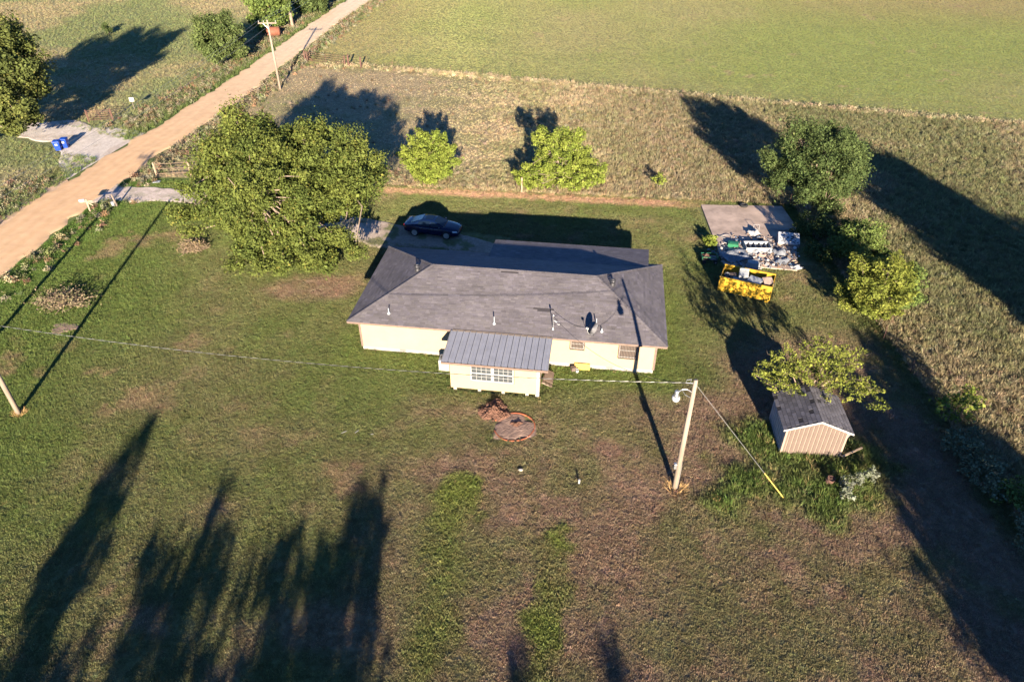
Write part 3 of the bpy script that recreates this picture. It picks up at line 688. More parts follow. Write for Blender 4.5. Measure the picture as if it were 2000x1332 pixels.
tree('roadside_tree', 'dark green tree at the top edge close to the road', 'tree', (-36.6, 140.0), ellipsoid_puffs(r_, (0, 0, 2.2), (3.4, 3.0, 2.4), 30, 0.8, 1.2, 0.7, 0.55, -0.8), 0.8, 0.25, 300, 0.30, DARK, 48)
r_ = np.random.default_rng(49)
tree('roadside_tree', 'bushy green tree left of the tall bare trunk', 'tree', (-40.6, 127.5), ellipsoid_puffs(r_, (0, 0, 3.2), (3.6, 3.2, 3.4), 40, 0.8, 1.3, 0.7, 0.55, -0.8), 0.8, 0.2, 320, 0.28, MID, 50)
r_ = np.random.default_rng(51)
tree('round_shrub', 'small dark shrub alone in the meadow beyond the tree shadow', 'shrub', (-66.5, 124.5), ellipsoid_puffs(r_, (0, 0, 0.8), (0.8, 0.8, 0.8), 8, 0.35, 0.55, 0.7, 0.4), 0.3, 0.05, 420, 0.18, DARK, 52, multi=3)
# trees that stand behind the viewpoint and shade the near lawn
r_ = np.random.default_rng(61)
tall1 = tree('windbreak_tree', 'slender tree behind the view shading the far left of the near lawn', 'tree', (-18.4, -14.5), ellipsoid_puffs(r_, (0, 0, 7.0), (1.5, 1.5, 4.0), 26, 0.45, 0.85, 0.7, 0.4, -0.9) + ellipsoid_puffs(r_, (-3.0, 1, 4.6), (3.0, 2, 2.6), 16, 0.6, 1.0, 0.8, 0.5), 2.6, 0.2, 200, 0.30, MID, 62, 'trees in the windbreak behind the view')
r_ = np.random.default_rng(63)
pf = ellipsoid_puffs(r_, (0, 0, 6.4), (3.9, 2.5, 3.6), 46, 0.45, 0.9, 0.85, 0.35, -0.8)
tall2 = tree('windbreak_tree', 'feathery wide tree behind the view shading the left lawn', 'tree', (-12.6, -15.0), pf, 2.2, 0.22, 170, 0.30, MID, 64, 'trees in the windbreak behind the view', spiky=1.5, twigs=40)
r_ = np.random.default_rng(65)
pf = ellipsoid_puffs(r_, (0, 0, 6.6), (3.1, 2.4, 4.3), 64, 0.5, 0.95, 0.72, 0.35, -0.9)
tall3 = tree('windbreak_tree', 'dense upright tree behind the view shading the middle lawn', 'tree', (-5.6, -16.5), pf, 2.0, 0.24, 260, 0.30, MID, 66, 'trees in the windbreak behind the view', spiky=1.0)
for src, loc, rz, s, lab in ((tall2, (-20.8, -18.5, 0), 4.0, 0.9, 'feathery tree behind the view shading the lower left corner'),
                             (tall2, (-25.0, -15.5, 0), 1.0, 0.80, 'feathery tree behind the view at the far end of the left shadows'),
                             (tall2, (-16.4, -17.0, 0), 5.2, 0.85, 'feathery tree behind the view between the two left shadows'),
                             (tall2, (-7.4, -15.5, 0), 0.6, 0.80, 'feathery tree behind the view beside the dense upright one'),
                             (tall1, (3.2, -23.0, 0), 1.2, 0.86, 'slender tree behind the view shading the grass stripe'),
                             (tall1, (7.5, -21.8, 0), 3.9, 0.86, 'slender tree behind the view shading the lower right lawn')):
    o = copy_tree(src); o.location = loc; o.rotation_euler = (0, 0, rz); o.scale = (s, s, s); o["label"] = lab
r_ = np.random.default_rng(67)
pf = ellipsoid_puffs(r_, (0, 0, 7.2), (4.6, 4.2, 4.8), 70, 0.9, 1.6, 0.66, 0.45, -0.85)
big = tree('windbreak_tree', 'broad tree behind the view shading the right fence', 'tree', (27.6, -11.0), pf, 2.2, 0.35, 190, 0.36, MID, 68, 'trees in the windbreak behind the view')
for loc, rz, s, lab in (((28.2, -21.0, 0), 2.0, 1.0, 'broad tree behind the view shading the lower right corner'),
                        ((41.2, 28.0, 0), 1.0, 1.0, 'broad tree right of the view shading the weedy pasture'),
                        ((42.4, 17.0, 0), 4.0, 1.0, 'broad tree right of the view standing nearer to the yard')):
    o = copy_tree(big); o.location = loc; o.rotation_euler = (0, 0, rz); o.scale = (s, s, s); o["label"] = lab

# ------------------------------------------------------------------ the house
HZ = math.radians(-7.78)
house = thing('house', 'long single storey cream house with grey hip roof', 'house', (-10.77, 38.05, 0), HZ)
LX, LY, EZ, RZ_, R0, R1, RY = 20.6, 10.1, 2.50, 4.20, 4.7, 15.9, 5.05

def wall_x(mb, x0, x1, y0, y1, z0, z1, openings):
    """wall along x with rectangular openings (a0,a1,b0,b1)"""
    xs = sorted({x0, x1, *[o[0] for o in openings], *[o[1] for o in openings]})
    for a, b in zip(xs[:-1], xs[1:]):
        ops = [o for o in openings if o[0] < (a + b) / 2 < o[1]]; zs = [z0]
        for o in sorted(ops, key=lambda o: o[2]): zs += [o[2], o[3]]
        zs.append(z1)
        for lo, hi in zip(zs[::2], zs[1::2]):
            if hi - lo > 1e-4: mb.box(a, b, y0, y1, lo, hi)
W1 = (14.62, 15.46, 1.50, 2.20); W2 = (17.72, 18.86, 1.10, 2.17)
DOOR_Y = 9.7
mb = MB()
wall_x(mb, 0.60, 20.05, 0.40, 0.55, 0.26, EZ, [W1, W2])
wall_x(mb, 0.60, 20.05, 9.55, 9.70, 0.26, EZ, [(4.0, 5.2, 1.0, 2.1), (11.0, 11.95, 0.26, 2.3), (15.0, 16.4, 1.0, 2.1)])
mb.box(0.60, 0.75, 0.55, 9.55, 0.26, EZ); mb.box(19.90, 20.05, 0.55, 9.55, 0.26, EZ)
mb.build('wall', M_WALL, house)
mb = MB(); mb.box(0.66, 19.99, 0.46, 9.64, -0.1, 0.26); mb.build('foundation', M_CONC, house)
for x0, y0 in ((0.585, 0.385), (19.925, 0.385)):
    MB().box(x0, x0 + 0.14, y0, y0 + 0.14, 0.26, EZ - 0.05).build('corner_trim', M_TRIM, house)
# foundation vents; dark plate painted in for the shaded crawl space hole
for x0 in (3.2, 17.0): MB().box(x0, x0 + 0.42, 0.44, 0.46, 0.06, 0.2).build('foundation_vent', M_GALV, house)
MB().box(14.9, 15.75, 0.435, 0.46, 0.0, 0.25).build('crawl_space_shade_plate', M_DARKMETAL, house)

roof = MB(); A = (0, 0, EZ); B = (LX, 0, EZ); Cc = (LX, LY, EZ); D = (0, LY, EZ); E1 = (R0, RY, RZ_); E2 = (R1, RY, RZ_)
roof.add([A, B, Cc, D, E1, E2], [(0, 1, 5, 4), (1, 2, 5), (2, 3, 4, 5), (3, 0, 4), (3, 2, 1, 0)])
PZ0, PZ1 = RZ_ - (RZ_ - EZ) / RY * (8.9 - RY) - 0.075, 2.40
roof.slab([(19.7, 12.3, PZ1 + .07), (7.9, 12.3, PZ1 + .07), (7.9, 8.9, PZ0 + .07), (19.55, 8.9, PZ0 + .07)], 0.07)
roof_o = roof.build('roof', M_DECK, house)

def shingle_plane(mb, P, rng, dark=(), expo=0.145, tab=0.32):
    """courses of tabs over a convex planar polygon; P[0]->P[1] is the eave"""
    P = [Vector(p) for p in P]; u = (P[1] - P[0]).normalized(); nrm = u.cross(P[-1] - P[0]).normalized(); v = nrm.cross(u)
    if nrm.z < 0: nrm = -nrm
    poly = [((p - P[0]).dot(u), (p - P[0]).dot(v)) for p in P]; hi = max(b for a, b in poly)
    def span(b):
        xs = []
        for (a0, b0), (a1, b1) in zip(poly, poly[1:] + poly[:1]):
            if (b0 - b) * (b1 - b) <= 0 and abs(b1 - b0) > 1e-6: xs.append(a0 + (a1 - a0) * (b - b0) / (b1 - b0))
        return (min(xs), max(xs)) if len(xs) >= 2 else None
    k = 0; b0 = -0.03
    while b0 < hi - 0.02:
        b1 = min(b0 + expo, hi - 1e-3); lo = span(max(b0, 1e-3)); up = span(b1)
        if not lo or not up: break
        x = min(lo[0], up[0]) - rng.uniform(0, tab); rowc = 1 + rng.normal() * 0.03
        while x < max(lo[1], up[1]):
            x1 = x + tab * rng.choice([0.6, 1.0, 1.0, 1.5]); g_ = 0.006
            al, bl = max(x + g_, lo[0]), min(x1, lo[1]); au, bu = max(x + g_, up[0]), min(x1, up[1])
            if bl - al > 0.02 or bu - au > 0.02:
                if bl < al: al = bl = min(max((al + bl) / 2, lo[0]), lo[1])
                if bu < au: au = bu = min(max((au + bu) / 2, up[0]), up[1])
                lift = 0.0085 + 0.003 * rng.uniform()
                q = [P[0] + u * al + v * b0 + nrm * lift, P[0] + u * bl + v * b0 + nrm * lift, P[0] + u * bu + v * b1 + nrm * 0.004, P[0] + u * au + v * b1 + nrm * 0.004]
                w = [P[0] + u * al + v * b0 - nrm * 0.004, P[0] + u * bl + v * b0 - nrm * 0.004]
                c = rowc * (1 + rng.normal() * 0.085) * (1.16 if rng.uniform() < 0.12 else 1)
                cx, cz = x + tab / 2, b0
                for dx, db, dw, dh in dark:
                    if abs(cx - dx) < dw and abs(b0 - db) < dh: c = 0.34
                mb.add(q + w, [(0, 1, 2, 3), (4, 5, 1, 0)], (c, c, c * (1.02 + 0.03 * rng.normal())))
            x = x1
        b0 += expo; k += 1
rng = np.random.default_rng(5); mb = MB(); sl = math.hypot(RY, RZ_ - EZ) / RY
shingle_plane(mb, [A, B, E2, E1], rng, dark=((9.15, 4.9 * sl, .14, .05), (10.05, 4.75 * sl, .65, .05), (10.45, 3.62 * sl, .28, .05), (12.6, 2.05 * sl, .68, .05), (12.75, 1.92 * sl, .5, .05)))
shingle_plane(mb, [B, Cc, E2], rng); shingle_plane(mb, [Cc, D, E1, E2], rng); shingle_plane(mb, [D, A, E1], rng)
PT = [Vector((19.7, 12.3, PZ1 + 0.075)), Vector((7.9, 12.3, PZ1 + 0.075)), Vector((7.9, 8.9, PZ0 + 0.075)), Vector((19.55, 8.9, PZ0 + 0.075))]
shingle_plane(mb, PT, rng)
tag(mb.build('shingles', M_SHINGLE, roof_o, tint=True), kind='stuff')
def caps(a, b):
    a, b = Vector(a), Vector(b); d = (b - a); n = int(d.length / 0.2); out = MB()
    side = d.normalized().cross(Vector((0, 0, 1))).normalized(); upv = side.cross(d.normalized())
    for i in range(n):
        p = a + d * (i / n); q = a + d * ((i + 1.25) / n); c = 1.05 + rng.normal() * 0.1; h0, h1 = 0.045, 0.03
        out.add([p - side * .13 + upv * (h0 - .035), p + upv * h0, p + side * .13 + upv * (h0 - .035), q - side * .13 + upv * (h1 - .035), q + upv * h1, q + side * .13 + upv * (h1 - .035)], [(0, 1, 4, 3), (1, 2, 5, 4), (0, 2, 1)], (c, c, c))
    return out
for a, b in ((A, E1), (B, E2), (Cc, E2), (D, E1), (E1, E2)): tag(caps(a, b).build('ridge_cap', M_SHINGLE, roof_o, tint=True), kind='stuff')
# fascia
for x0, x1, y0, y1 in ((0.0, 7.05, -0.025, 0.0), (13.4, LX, -0.025, 0.0), (-0.025, 0.0, 0, LY), (LX, LX + 0.025, 0, LY), (0, 7.85, LY, LY + 0.025)):
    MB().box(x0, x1, y0, y1, EZ - 0.15, EZ - 0.004).build('fascia', M_TRIM, house)
MB().box(7.9, 19.7, 12.3, 12.325, PZ1 - 0.10, PZ1 + 0.06).build('fascia', M_TRIM, house)
for x in (8.1, 12.0, 15.8, 19.5): MB().box(x - .05, x + .05, 12.1, 12.2, 0, PZ1 - .002).build('porch_post', M_WHITE, house)
MB().box(7.9, 19.7, 9.72, 12.3, -0.05, 0.14).build('porch_floor', M_CONC, house)

# windows on the front wall with burglar bars
def barred_window(W, y, nb):
    a, b, z0, z1 = W; w = MB()
    for q in ((a, b, z0, z0 + .05), (a, b, z1 - .05, z1), (a, a + .05, z0 + .05, z1 - .05), (b - .05, b, z0 + .05, z1 - .05)): w.box(q[0], q[1], y - .01, y + .09, q[2], q[3])
    o = w.build('window', M_WHITE, house)
    zm = (z0 + z1) / 2
    MB().box(a + .05, b - .05, y + .045, y + .05, z0 + .05, zm - .02).build('pane', M_BLIND, o); MB().box(a + .05, b - .05, y + .045, y + .05, zm + .02, z1 - .05).build('pane', M_BLIND, o)
    MB().box(a + .05, b - .05, y + .03, y + .07, zm - .02, zm + .02).build('meeting_rail', M_WHITE, o)
    gm = MB()
    for q in ((a - .06, b + .06, z1 + .0, z1 + .05), (a - .06, b + .06, z0 - .05, z0), (a - .06, a - .01, z0, z1), (b + .01, b + .06, z0, z1)): gm.box(q[0], q[1], y - .11, y - .07, q[2], q[3])
    gm.build('bar_frame', M_BROWNSTUFF, o)
    for i in range(nb):
        x = a + (b - a) * (i + .5) / nb; MB().box(x - .011, x + .011, y - .10, y - .078, z0, z1).build('security_bar', M_BROWNSTUFF, o)
    for x in (a - .035, b + .035): MB().box(x - .02, x + .02, y - .07, y - .002, z1 - .12, z1 - .08).build('bar_bracket', M_BROWNSTUFF, o)
    return o
barred_window(W1, 0.40, 9); barred_window(W2, 0.40, 12)
for a, b in ((4.0, 5.2), (15.0, 16.4)): MB().box(a, b, 9.6, 9.65, 1.0, 2.1).build('window', M_GLASS, house)
MB().box(11.0, 11.95, 9.6, 9.65, 0.26, 2.3).build('door', M_WHITE, house)

# addition at the front with its metal lean-to roof
AX0, AX1, AY = 7.40, 12.95, -2.90
WA = (8.70, 10.02, 0.90, 2.06); WB = (10.09, 11.36, 0.90, 2.06); AZ0 = 0.18
mb = MB(); wall_x(mb, AX0, AX1, AY, AY + .12, AZ0, 2.28, [(WA[0], WB[1], 0.90, 2.06)])
mb.box(AX0, AX0 + .12, AY + .12, 0.40, AZ0, 2.28)
ym = -1.0
mb.box(AX1 - .12, AX1, AY + .12, -1.75, AZ0, 2.28); mb.box(AX1 - .12, AX1, -0.85, 0.40, AZ0, 2.28); mb.box(AX1 - .12, AX1, -1.75, -0.85, 2.1, 2.28)
mb.build('addition_wall', M_WALL, house)
MB().box(AX1 - .09, AX1 - .04, -1.75, -.85, AZ0, 2.1).build('side_door', M_WHITE, house)
mb = MB()
for x in (7.55, 9.1, 10.6, 12.1, 12.72): mb.box(x, x + .2, AY + .05, AY + .25, -0.1, AZ0)
mb.box(AX0 + .1, AX1 - .1, AY + .30, 0.4, AZ0 - .03, AZ0 - .004); mb.build('pier', M_CONC, house)
MB().box(AX1 - .16, AX1 + .012, AY - .02, AY + .0, AZ0 - .15, 2.2).build('corner_trim', M_WHITE, house)
def grid_window(W, y):
    a, b, z0, z1 = W; w = MB(); t = .055
    for q in ((a, b, z0, z0 + t), (a, b, z1 - t, z1), (a, a + t, z0 + t, z1 - t), (b - t, b, z0 + t, z1 - t)): w.box(q[0], q[1], y - .03, y + .07, q[2], q[3])
    o = w.build('window', M_WHITE, house); zm = (z0 + z1) / 2
    MB().box(a + t, b - t, y - .02, y + .06, zm - .03, zm + .03).build('meeting_rail', M_WHITE, o)
    mu = MB()
    for z_lo, z_hi in ((z0 + t, zm - .03), (zm + .03, z1 - t)):
        zc = (z_lo + z_hi) / 2; xs = [a + t + (b - a - 2 * t) * i / 4 for i in range(5)]
        for x in xs[1:-1]: mu.box(x - .009, x + .009, y + .0, y + .035, z_lo, z_hi)
        for i in range(4):
            mu.box(xs[i] + (.009 if i else 0), xs[i + 1] - (.009 if i < 3 else 0), y + .0, y + .035, zc - .009, zc + .009)
            for lo, hi in ((z_lo, zc), (zc, z_hi)): MB().box(xs[i] + .010, xs[i + 1] - .010, y + .03, y + .036, lo + .009, hi - .009).build('pane', M_GLASS, o)
    mu.build('muntin', M_WHITE, o); return o
grid_window(WA, AY); grid_window(WB, AY)
MB().box(WA[1], WB[0], AY - .035, AY + .08, .9, 2.06).build('window_mullion', M_WHITE, house)
MB().box(WB[1] + .003, WB[1] + .06, AY - .025, AY - .002, .86, 2.10).build('window_trim', M_TRIM, house)
mx0, mx1, my0, mz0, my1, mz1 = 6.95, 13.45, -0.12, 2.53, -3.12, 2.36
mroof = MB().slab([(mx0, my1, mz1 - .03), (mx1, my1, mz1 - .03), (mx1, my0, mz0 - .03), (mx0, my0, mz0 - .03)], 0.05).build('metal_roof', M_DARKMETAL, house)  # dark deck colour in the panel gaps stands in for rib shadow lines
npan = 16; pw = (mx1 - mx0) / npan
for i in range(npan):
    a, b = mx0 + i * pw + .012, mx0 + (i + 1) * pw - .012; q = MB(); prof = [(a, 0.0), (a + .012, .05), (a + .045, .05), (a + .062, 0.004), (a + pw * .45, .004), (a + pw * .48, .010), (a + pw * .56, .010), (a + pw * .60, .004), (b, 0.004)]
    vs = [(x, my1 - .03, mz1 - .02 + z) for x, z in prof] + [(x, my0, mz0 - .02 + z) for x, z in prof]; n = len(prof)
    q.add(vs, [(j, j + 1, n + j + 1, n + j) for j in range(n - 1)]); q.build('metal_panel', M_METAL, mroof)
MB().box(mx0 - .03, mx1 + .03, my1 - .055, my1 - .032, mz1 - .19, mz1 - .035).build('fascia', M_TRIM, house)
for x0 in (mx0 - .022, mx1 + .002): MB().slab([(x0, my1, mz1 - .01), (x0 + .02, my1, mz1 - .01), (x0 + .02, my0, mz0 - .01), (x0, my0, mz0 - .01)], .14).build('rake_trim', M_WHITE, house)
MB().slab([(7.05, -.15, EZ + .032), (13.4, -.15, EZ + .032), (13.4, .02, EZ + .05), (7.05, .02, EZ + .05)], .01).build('flashing', M_GREYWOOD, house)

# roof fittings
def turbine(x, y, z):
    o = MB().lathe([(.20, -.16), (.17, .08), (.15, .16), (.15, .20)], 14, Matrix.Translation((x, y, z))).build('turbine_vent', M_DARKMETAL, house, True)
    fin = MB()
    for i in range(18):
        a = 2 * math.pi * i / 18; pts = []
        for kz, kr in ((.20, .14), (.28, .20), (.36, .22), (.44, .19), (.50, .10)):
            aa = a + (kz - .2) * 1.2; pts.append((kr * math.cos(aa), kr * math.sin(aa), kz))
        for p, q in zip(pts[:-1], pts[1:]):
            def rot(p, da): c_, s_ = math.cos(da), math.sin(da); return (x + p[0] * c_ - p[1] * s_, y + p[0] * s_ + p[1] * c_, z + p[2])
            fin.add([rot(p, 0), rot(p, .20), rot(q, .20), rot(q, 0)], [(0, 1, 2, 3)])
    fin.lathe([(.11, .49), (.10, .52), (.02, .54)], 12, Matrix.Translation((x, y, z)))
    fin.build('turbine_fins', M_DARKMETAL, o)
def roof_z(y): return EZ + (RZ_ - EZ) / RY * y
turbine(3.65, 4.75, 3.80); turbine(17.0, 4.70, 3.78)
def vent_pipe(x, y, h, r=.035, m=M_GREYPL):
    z = roof_z(y); MB().lathe([(.13, -.06), (.12, .0), (.045, .14), (r, .15), (r, h), (r * .7, h)], 12, Matrix.Translation((x, y, z))).build('vent_pipe', m, roof_o, True)
vent_pipe(2.61, .85, .42); vent_pipe(9.62, .70, .55); vent_pipe(16.12, 1.15, .55); vent_pipe(16.5, .75, .25)
mast_base = Vector((13.42, .62, roof_z(.62)))
mast = MB().lathe([(.10, -.05), (.09, .02), (.035, .10), (.028, .12), (.028, .95), (.06, .97), (.06, 1.08), (.02, 1.13)], 10, Matrix.Translation(mast_base)).build('service_mast', M_GALV, house, True)
m2 = MB(); m2.tube([mast_base + Vector(q) for q in ((0, 0, .7), (.22, -.05, .62), (.42, -.08, .66))], .012, 5); m2.tube([mast_base + Vector(q) for q in ((.2, -.05, .62), (.26, -.12, .5), (.40, -.1, .48))], .010, 5)
m2.build('mast_bracket', M_GALV, mast)

# satellite dish on the eave
HM = Matrix.Translation((-10.77, 38.05, 0)) @ Matrix.Rotation(HZ, 4, 'Z')
def hw(x, y, z=0): return HM @ Vector((x, y, z))
dish = thing('satellite_dish', 'grey oval satellite dish mounted on the front eave', 'satellite dish', hw(16.0, .38, roof_z(.38)), HZ - 0.75)
MB().tube([(0, .0, -.03), (0, .02, .25), (0, -.05, .55)], .025, 8).build('mount', M_DARKMETAL, dish)
dm = MB(); secs = []
tilt = Matrix.Translation((0, -.10, .62)) @ Matrix.Rotation(math.radians(58), 4, 'X')
for k in range(6):
    r = .40 * k / 5; ring = []
    for j in range(24):
        t = 2 * math.pi * j / 24; ring.append(tilt @ Vector((r * .86 * math.cos(t), r * 1.12 * math.sin(t), .42 * r * r)))
    secs.append(ring)
for j in range(24): pass
dm.loft(secs, True); bevel_mod = dm.build('reflector', pm('dish_grey', (.10, .10, .11), .5, .08, 3), dish, True); sm = bevel_mod.modifiers.new('solid', 'SOLIDIFY'); sm.thickness = .012
MB().tube([tilt @ Vector(q) for q in ((0, -.42, .08), (0, -.30, .34), (0, -.12, .52))], .016, 6).build('feed_arm', M_WHITE, dish)
bevel(MB().cbox(tilt @ Vector((0, -.08, .55)), (.16, .10, .12)).build('receiver', M_WHITE, dish), .01)

# air conditioner in the corner
ac = thing('air_conditioner', 'white louvred air conditioning unit beside the addition', 'air conditioner', hw(6.58, -.82, 0), HZ)
MB().box(-.36, .36, -.36, .36, -.05, .06).build('base', M_CONC, ac)
bevel(MB().box(-.34, .34, -.34, .34, .06, .82).build('cabinet', M_GREYPL, ac), .015)
for i in range(9):
    x = -.31 + i * .0775; MB().box(x - .02, x + .02, -.362, -.343, .1, .78).build('louvre', M_WHITE, ac)
MB().lathe([(.27, .83), (.27, .845), (.05, .86)], 18).build('fan_guard', M_DARKMETAL, ac)

# steps at the side door
st = thing('wooden_steps', 'weathered plank steps at the side door of the addition', 'steps', hw(13.0, -1.3, 0), HZ)
for i in range(3):
    MB().box(.04 + i * .22, .04 + i * .22 + .2, -.62, .62, .36 - i * .12 - .03, .36 - i * .12).build('tread', M_WOOD, st)
for y in (-.5, .5): MB().slab([(.02, y - .02, .30), (.68, y - .02, .0), (.68, y + .02, .0), (.02, y + .02, .30)], .08).build('stringer', M_GREYWOOD, st)
MB().cbox((.42, .0, .42), (.62, 1.1, .03), 0, 0, .42).build('loose_board', M_WOOD, st)

# odd things at the wall foot
o = MB().cbox((.1, -.02, .22), (1.0, .04, .44), 0, math.radians(-18)).build('yellow_board', M_YELLOW); o.matrix_world = Matrix.Translation(hw(15.35, .22, 0)) @ Matrix.Rotation(HZ, 4, 'Z')
tag(o, 'yellow board leaning on the wall under the small barred window', 'board')
o = MB().cbox((0, 0, .14), (.34, .30, .28), .3).build('cardboard_box', M_BROWNSTUFF); o.location = hw(14.9, .05, 0); tag(bevel(o, .02), 'brown box beside the yellow board at the wall foot', 'box')
o = MB().lathe([(.09, 0), (.10, .02), (.10, .17), (.11, .18), (.11, .2), (.09, .2), (.085, .17)], 14).build('paint_can', M_WHITE); o.location = hw(15.15, -.12, 0); tag(o, 'white paint can standing before the yellow board', 'can')

# ------------------------------------------------------------------ the parked car
def make_car(label, loc, rz):
    car = thing('sedan_car', label, 'car', loc, rz)
    body = MB(); secs = []
    for x, zb, zt, w in ((-2.43, .42, .86, .70), (-2.36, .30, .98, .80), (-2.05, .22, 1.04, .88), (-1.4, .20, 1.00, .915), (-.6, .19, .95, .925), (.3, .19, .94, .925), (1.0, .19, .95, .915), (1.5, .20, .90, .905), (2.0, .20, .80, .87), (2.30, .24, .70, .76), (2.43, .34, .60, .58)):
        half = [(w * .82, zb), (w * .98, zb + .10), (w, zb + (zt - zb) * .45), (w * .985, zt - .16), (w * .93, zt - .05), (w * .78, zt), (w * .35, zt + .025)]
        secs.append([Vector((x, y, z)) for y, z in half] + [Vector((x, -y, z)) for y, z in half[::-1]])
    body.loft(secs); gh = []
    for x, zt, wb, wt in ((1.15, .945, .76, .72), (.72, 1.18, .80, .655), (.25, 1.385, .83, .60), (-.2, 1.445, .83, .60), (-.7, 1.43, .83, .60), (-1.2, 1.28, .81, .61), (-1.85, 1.035, .74, .66)):
        half = [(wb, .90), (wt + .10 * (zt - .9), .9 + (zt - .9) * .82), (wt - .04, zt - .01), (wt * .4, zt + .015)]
        gh.append([Vector((x, y, z)) for y, z in half] + [Vector((x, -y, z)) for y, z in half[::-1]])
    body.loft(gh); o = body.build('body', M_CARPAINT, car, True)
    def panel(name, pts, m, parent=car, off=.008):
        pts = [Vector(p) for p in pts]; n = (pts[1] - pts[0]).cross(pts[-1] - pts[0]).normalized()
        return MB().slab([p + n * off for p in pts], .012).build(name, m, parent)
    panel('windshield', [(1.10, -.66, .985), (1.10, .66, .985), (.32, .53, 1.385), (.32, -.53, 1.385)], M_CARGLASS, off=.03)
    panel('rear_window', [(-1.78, .58, 1.07), (-1.78, -.58, 1.07), (-.80, -.52, 1.43), (-.80, .52, 1.43)], M_CARGLASS, off=.02)
    panel('sunroof', [(.12, -.36, 1.462), (.12, .36, 1.462), (-.55, .36, 1.475), (-.55, -.36, 1.475)][::1], M_CARGLASS, off=.006)
    for s in (-1, 1):
        f = [(.85, s * .80, .985), (.02, s * .838, .985), (.02, s * .66, 1.36), (.36, s * .66, 1.32)]; r = [(-.06, s * .838, .985), (-1.15, s * .82, 1.0), (-1.02, s * .66, 1.27), (-.55, s * .645, 1.37), (-.06, s * .655, 1.38)]
        for q in (f, r): panel('side_window', q if s < 0 else q[::-1], M_CARGLASS, off=.012) if s > 0 else panel('side_window', q[::-1], M_CARGLASS, off=.012)
        MB().box(-.036, -.026, s * .936 - .006, s * .936 + .006, .35, .93).build('door_seam', M_RUBBER, car); MB().box(.98, .99, s * .925 - .006, s * .925 + .006, .4, .88).build('door_seam', M_RUBBER, car)
        for x in (-.95, .10): MB().box(x, x + .18, s * .938 - .012, s * .938 + .012, .80, .83).build('door_handle', M_ALLOY, car)
        bevel(MB().cbox((.82, s * 1.0, .98), (.14, .20, .13), s * .2).build('mirror', M_CARPAINT, car), .03)
        panel('headlight', [(1.98, s * .87, .62), (2.33, s * .68, .60), (2.26, s * .66, .72), (1.92, s * .83, .77)] if s < 0 else [(1.98, s * .87, .62), (2.33, s * .68, .60), (2.26, s * .66, .72), (1.92, s * .83, .77)][::-1], M_LAMPGLASS, off=.035)
        MB().cbox((-2.37, s * .66, .86), (.06, .30, .13)).build('tail_light', M_REDGLASS, car)
    MB().cbox((2.40, 0, .48), (.06, .8, .22)).build('grille', M_RUBBER, car)
    for s in (-1, 1):
        for x in (-1.42, 1.42):
            MB().lathe([(.37, -.02), (.37, .02)], 20, Matrix.Translation((x, s * .905, .36)) @ Matrix.Rotation(math.pi / 2, 4, 'X')).build('wheel_arch', M_RUBBER, car)
            w = MB().lathe([(.20, -.11), (.30, -.11), (.335, -.07), (.335, .07), (.30, .11), (.20, .11)], 22, Matrix.Translation((x, s * .85, .335)) @ Matrix.Rotation(math.pi / 2, 4, 'X')).build('wheel', M_RUBBER, car, True)
            rim = MB(); cy = s * .965
            for i in range(10):
                a = 2 * math.pi * i / 10; ca, sa = math.cos(a), math.sin(a); pa, pb = math.cos(a + .17), math.sin(a + .17)
                rim.add([(x + .05 * ca, cy, .335 + .05 * sa), (x + .235 * ca, cy - s * .01, .335 + .235 * sa), (x + .235 * pa, cy - s * .01, .335 + .235 * pb), (x + .05 * pa, cy, .335 + .05 * pb)], [(0, 1, 2, 3)])
            rim.lathe([(.225, -.012), (.25, -.012), (.25, .012), (.225, .012)], 22, Matrix.Translation((x, cy, .335)) @ Matrix.Rotation(math.pi / 2, 4, 'X')).lathe([(.06, -.012), (.06, .014)], 12, Matrix.Translation((x, cy, .335)) @ Matrix.Rotation(math.pi / 2, 4, 'X'))
            rim.build('rim', M_ALLOY, w)
    return car
make_car('dark blue sedan parked in the shadow behind the house', (-6.75, 55.0, 0.02), math.atan2(-.64, 2.77))

# ------------------------------------------------------------------ poles and wires
def pole(name, label, x, y, h, r0=.15, r1=.10, lean=(0, 0)):
    t = thing(name, label, 'utility pole', (x, y, 0))
    MB().tube([(0, 0, -.2), (lean[0] * .5, lean[1] * .5, h * .5), (lean[0], lean[1], h)], [r0, (r0 + r1) / 2, r1], 12).build('shaft', M_POLE, t, True); return t
P1 = Vector((8.74, 26.05, 0)); P1H = 7.45
yp = pole('utility_pole', 'weathered utility pole with a yard light in front of the house', P1.x, P1.y, P1H)
arm = MB(); arm.tube([(-.1, 0, 6.72), (-.35, 0, 6.88), (-.58, .0, 6.86), (-.72, 0, 6.72)], .022, 7).tube([(-.1, 0, 6.35), (-.40, 0, 6.55), (-.56, 0, 6.84)], .012, 6); arm.build('lamp_arm', M_GALV, yp)
lamp = MB().lathe([(.04, 6.92), (.09, 6.90), (.11, 6.78), (.10, 6.66), (.16, 6.60)], 14, Matrix.Translation((-.80, 0, -.12))).build('lamp_head', M_GALV, yp, True)
MB().lathe([(.16, 6.59), (.20, 6.50), (.19, 6.36), (.12, 6.27), (.03, 6.25)], 16, Matrix.Translation((-.80, 0, -.12))).build('lamp_globe', M_LAMPGLASS, lamp, True)
MB().lathe([(.03, 6.93), (.03, 7.02), (.01, 7.03)], 8, Matrix.Translation((-.80, 0, -.12))).build('photocell', M_DARKMETAL, lamp)
MB().tube([(-.10, 0, 7.25), (-.45, .02, 7.27)], .02, 6).build('wire_bracket', M_GALV, yp)
MB().tube([(-.45, .02, 7.27), (-.42, .02, 7.45), (-.20, .02, 7.48), (-.24, .02, 7.30)], .012, 5).build('service_loop', M_GALV, yp)
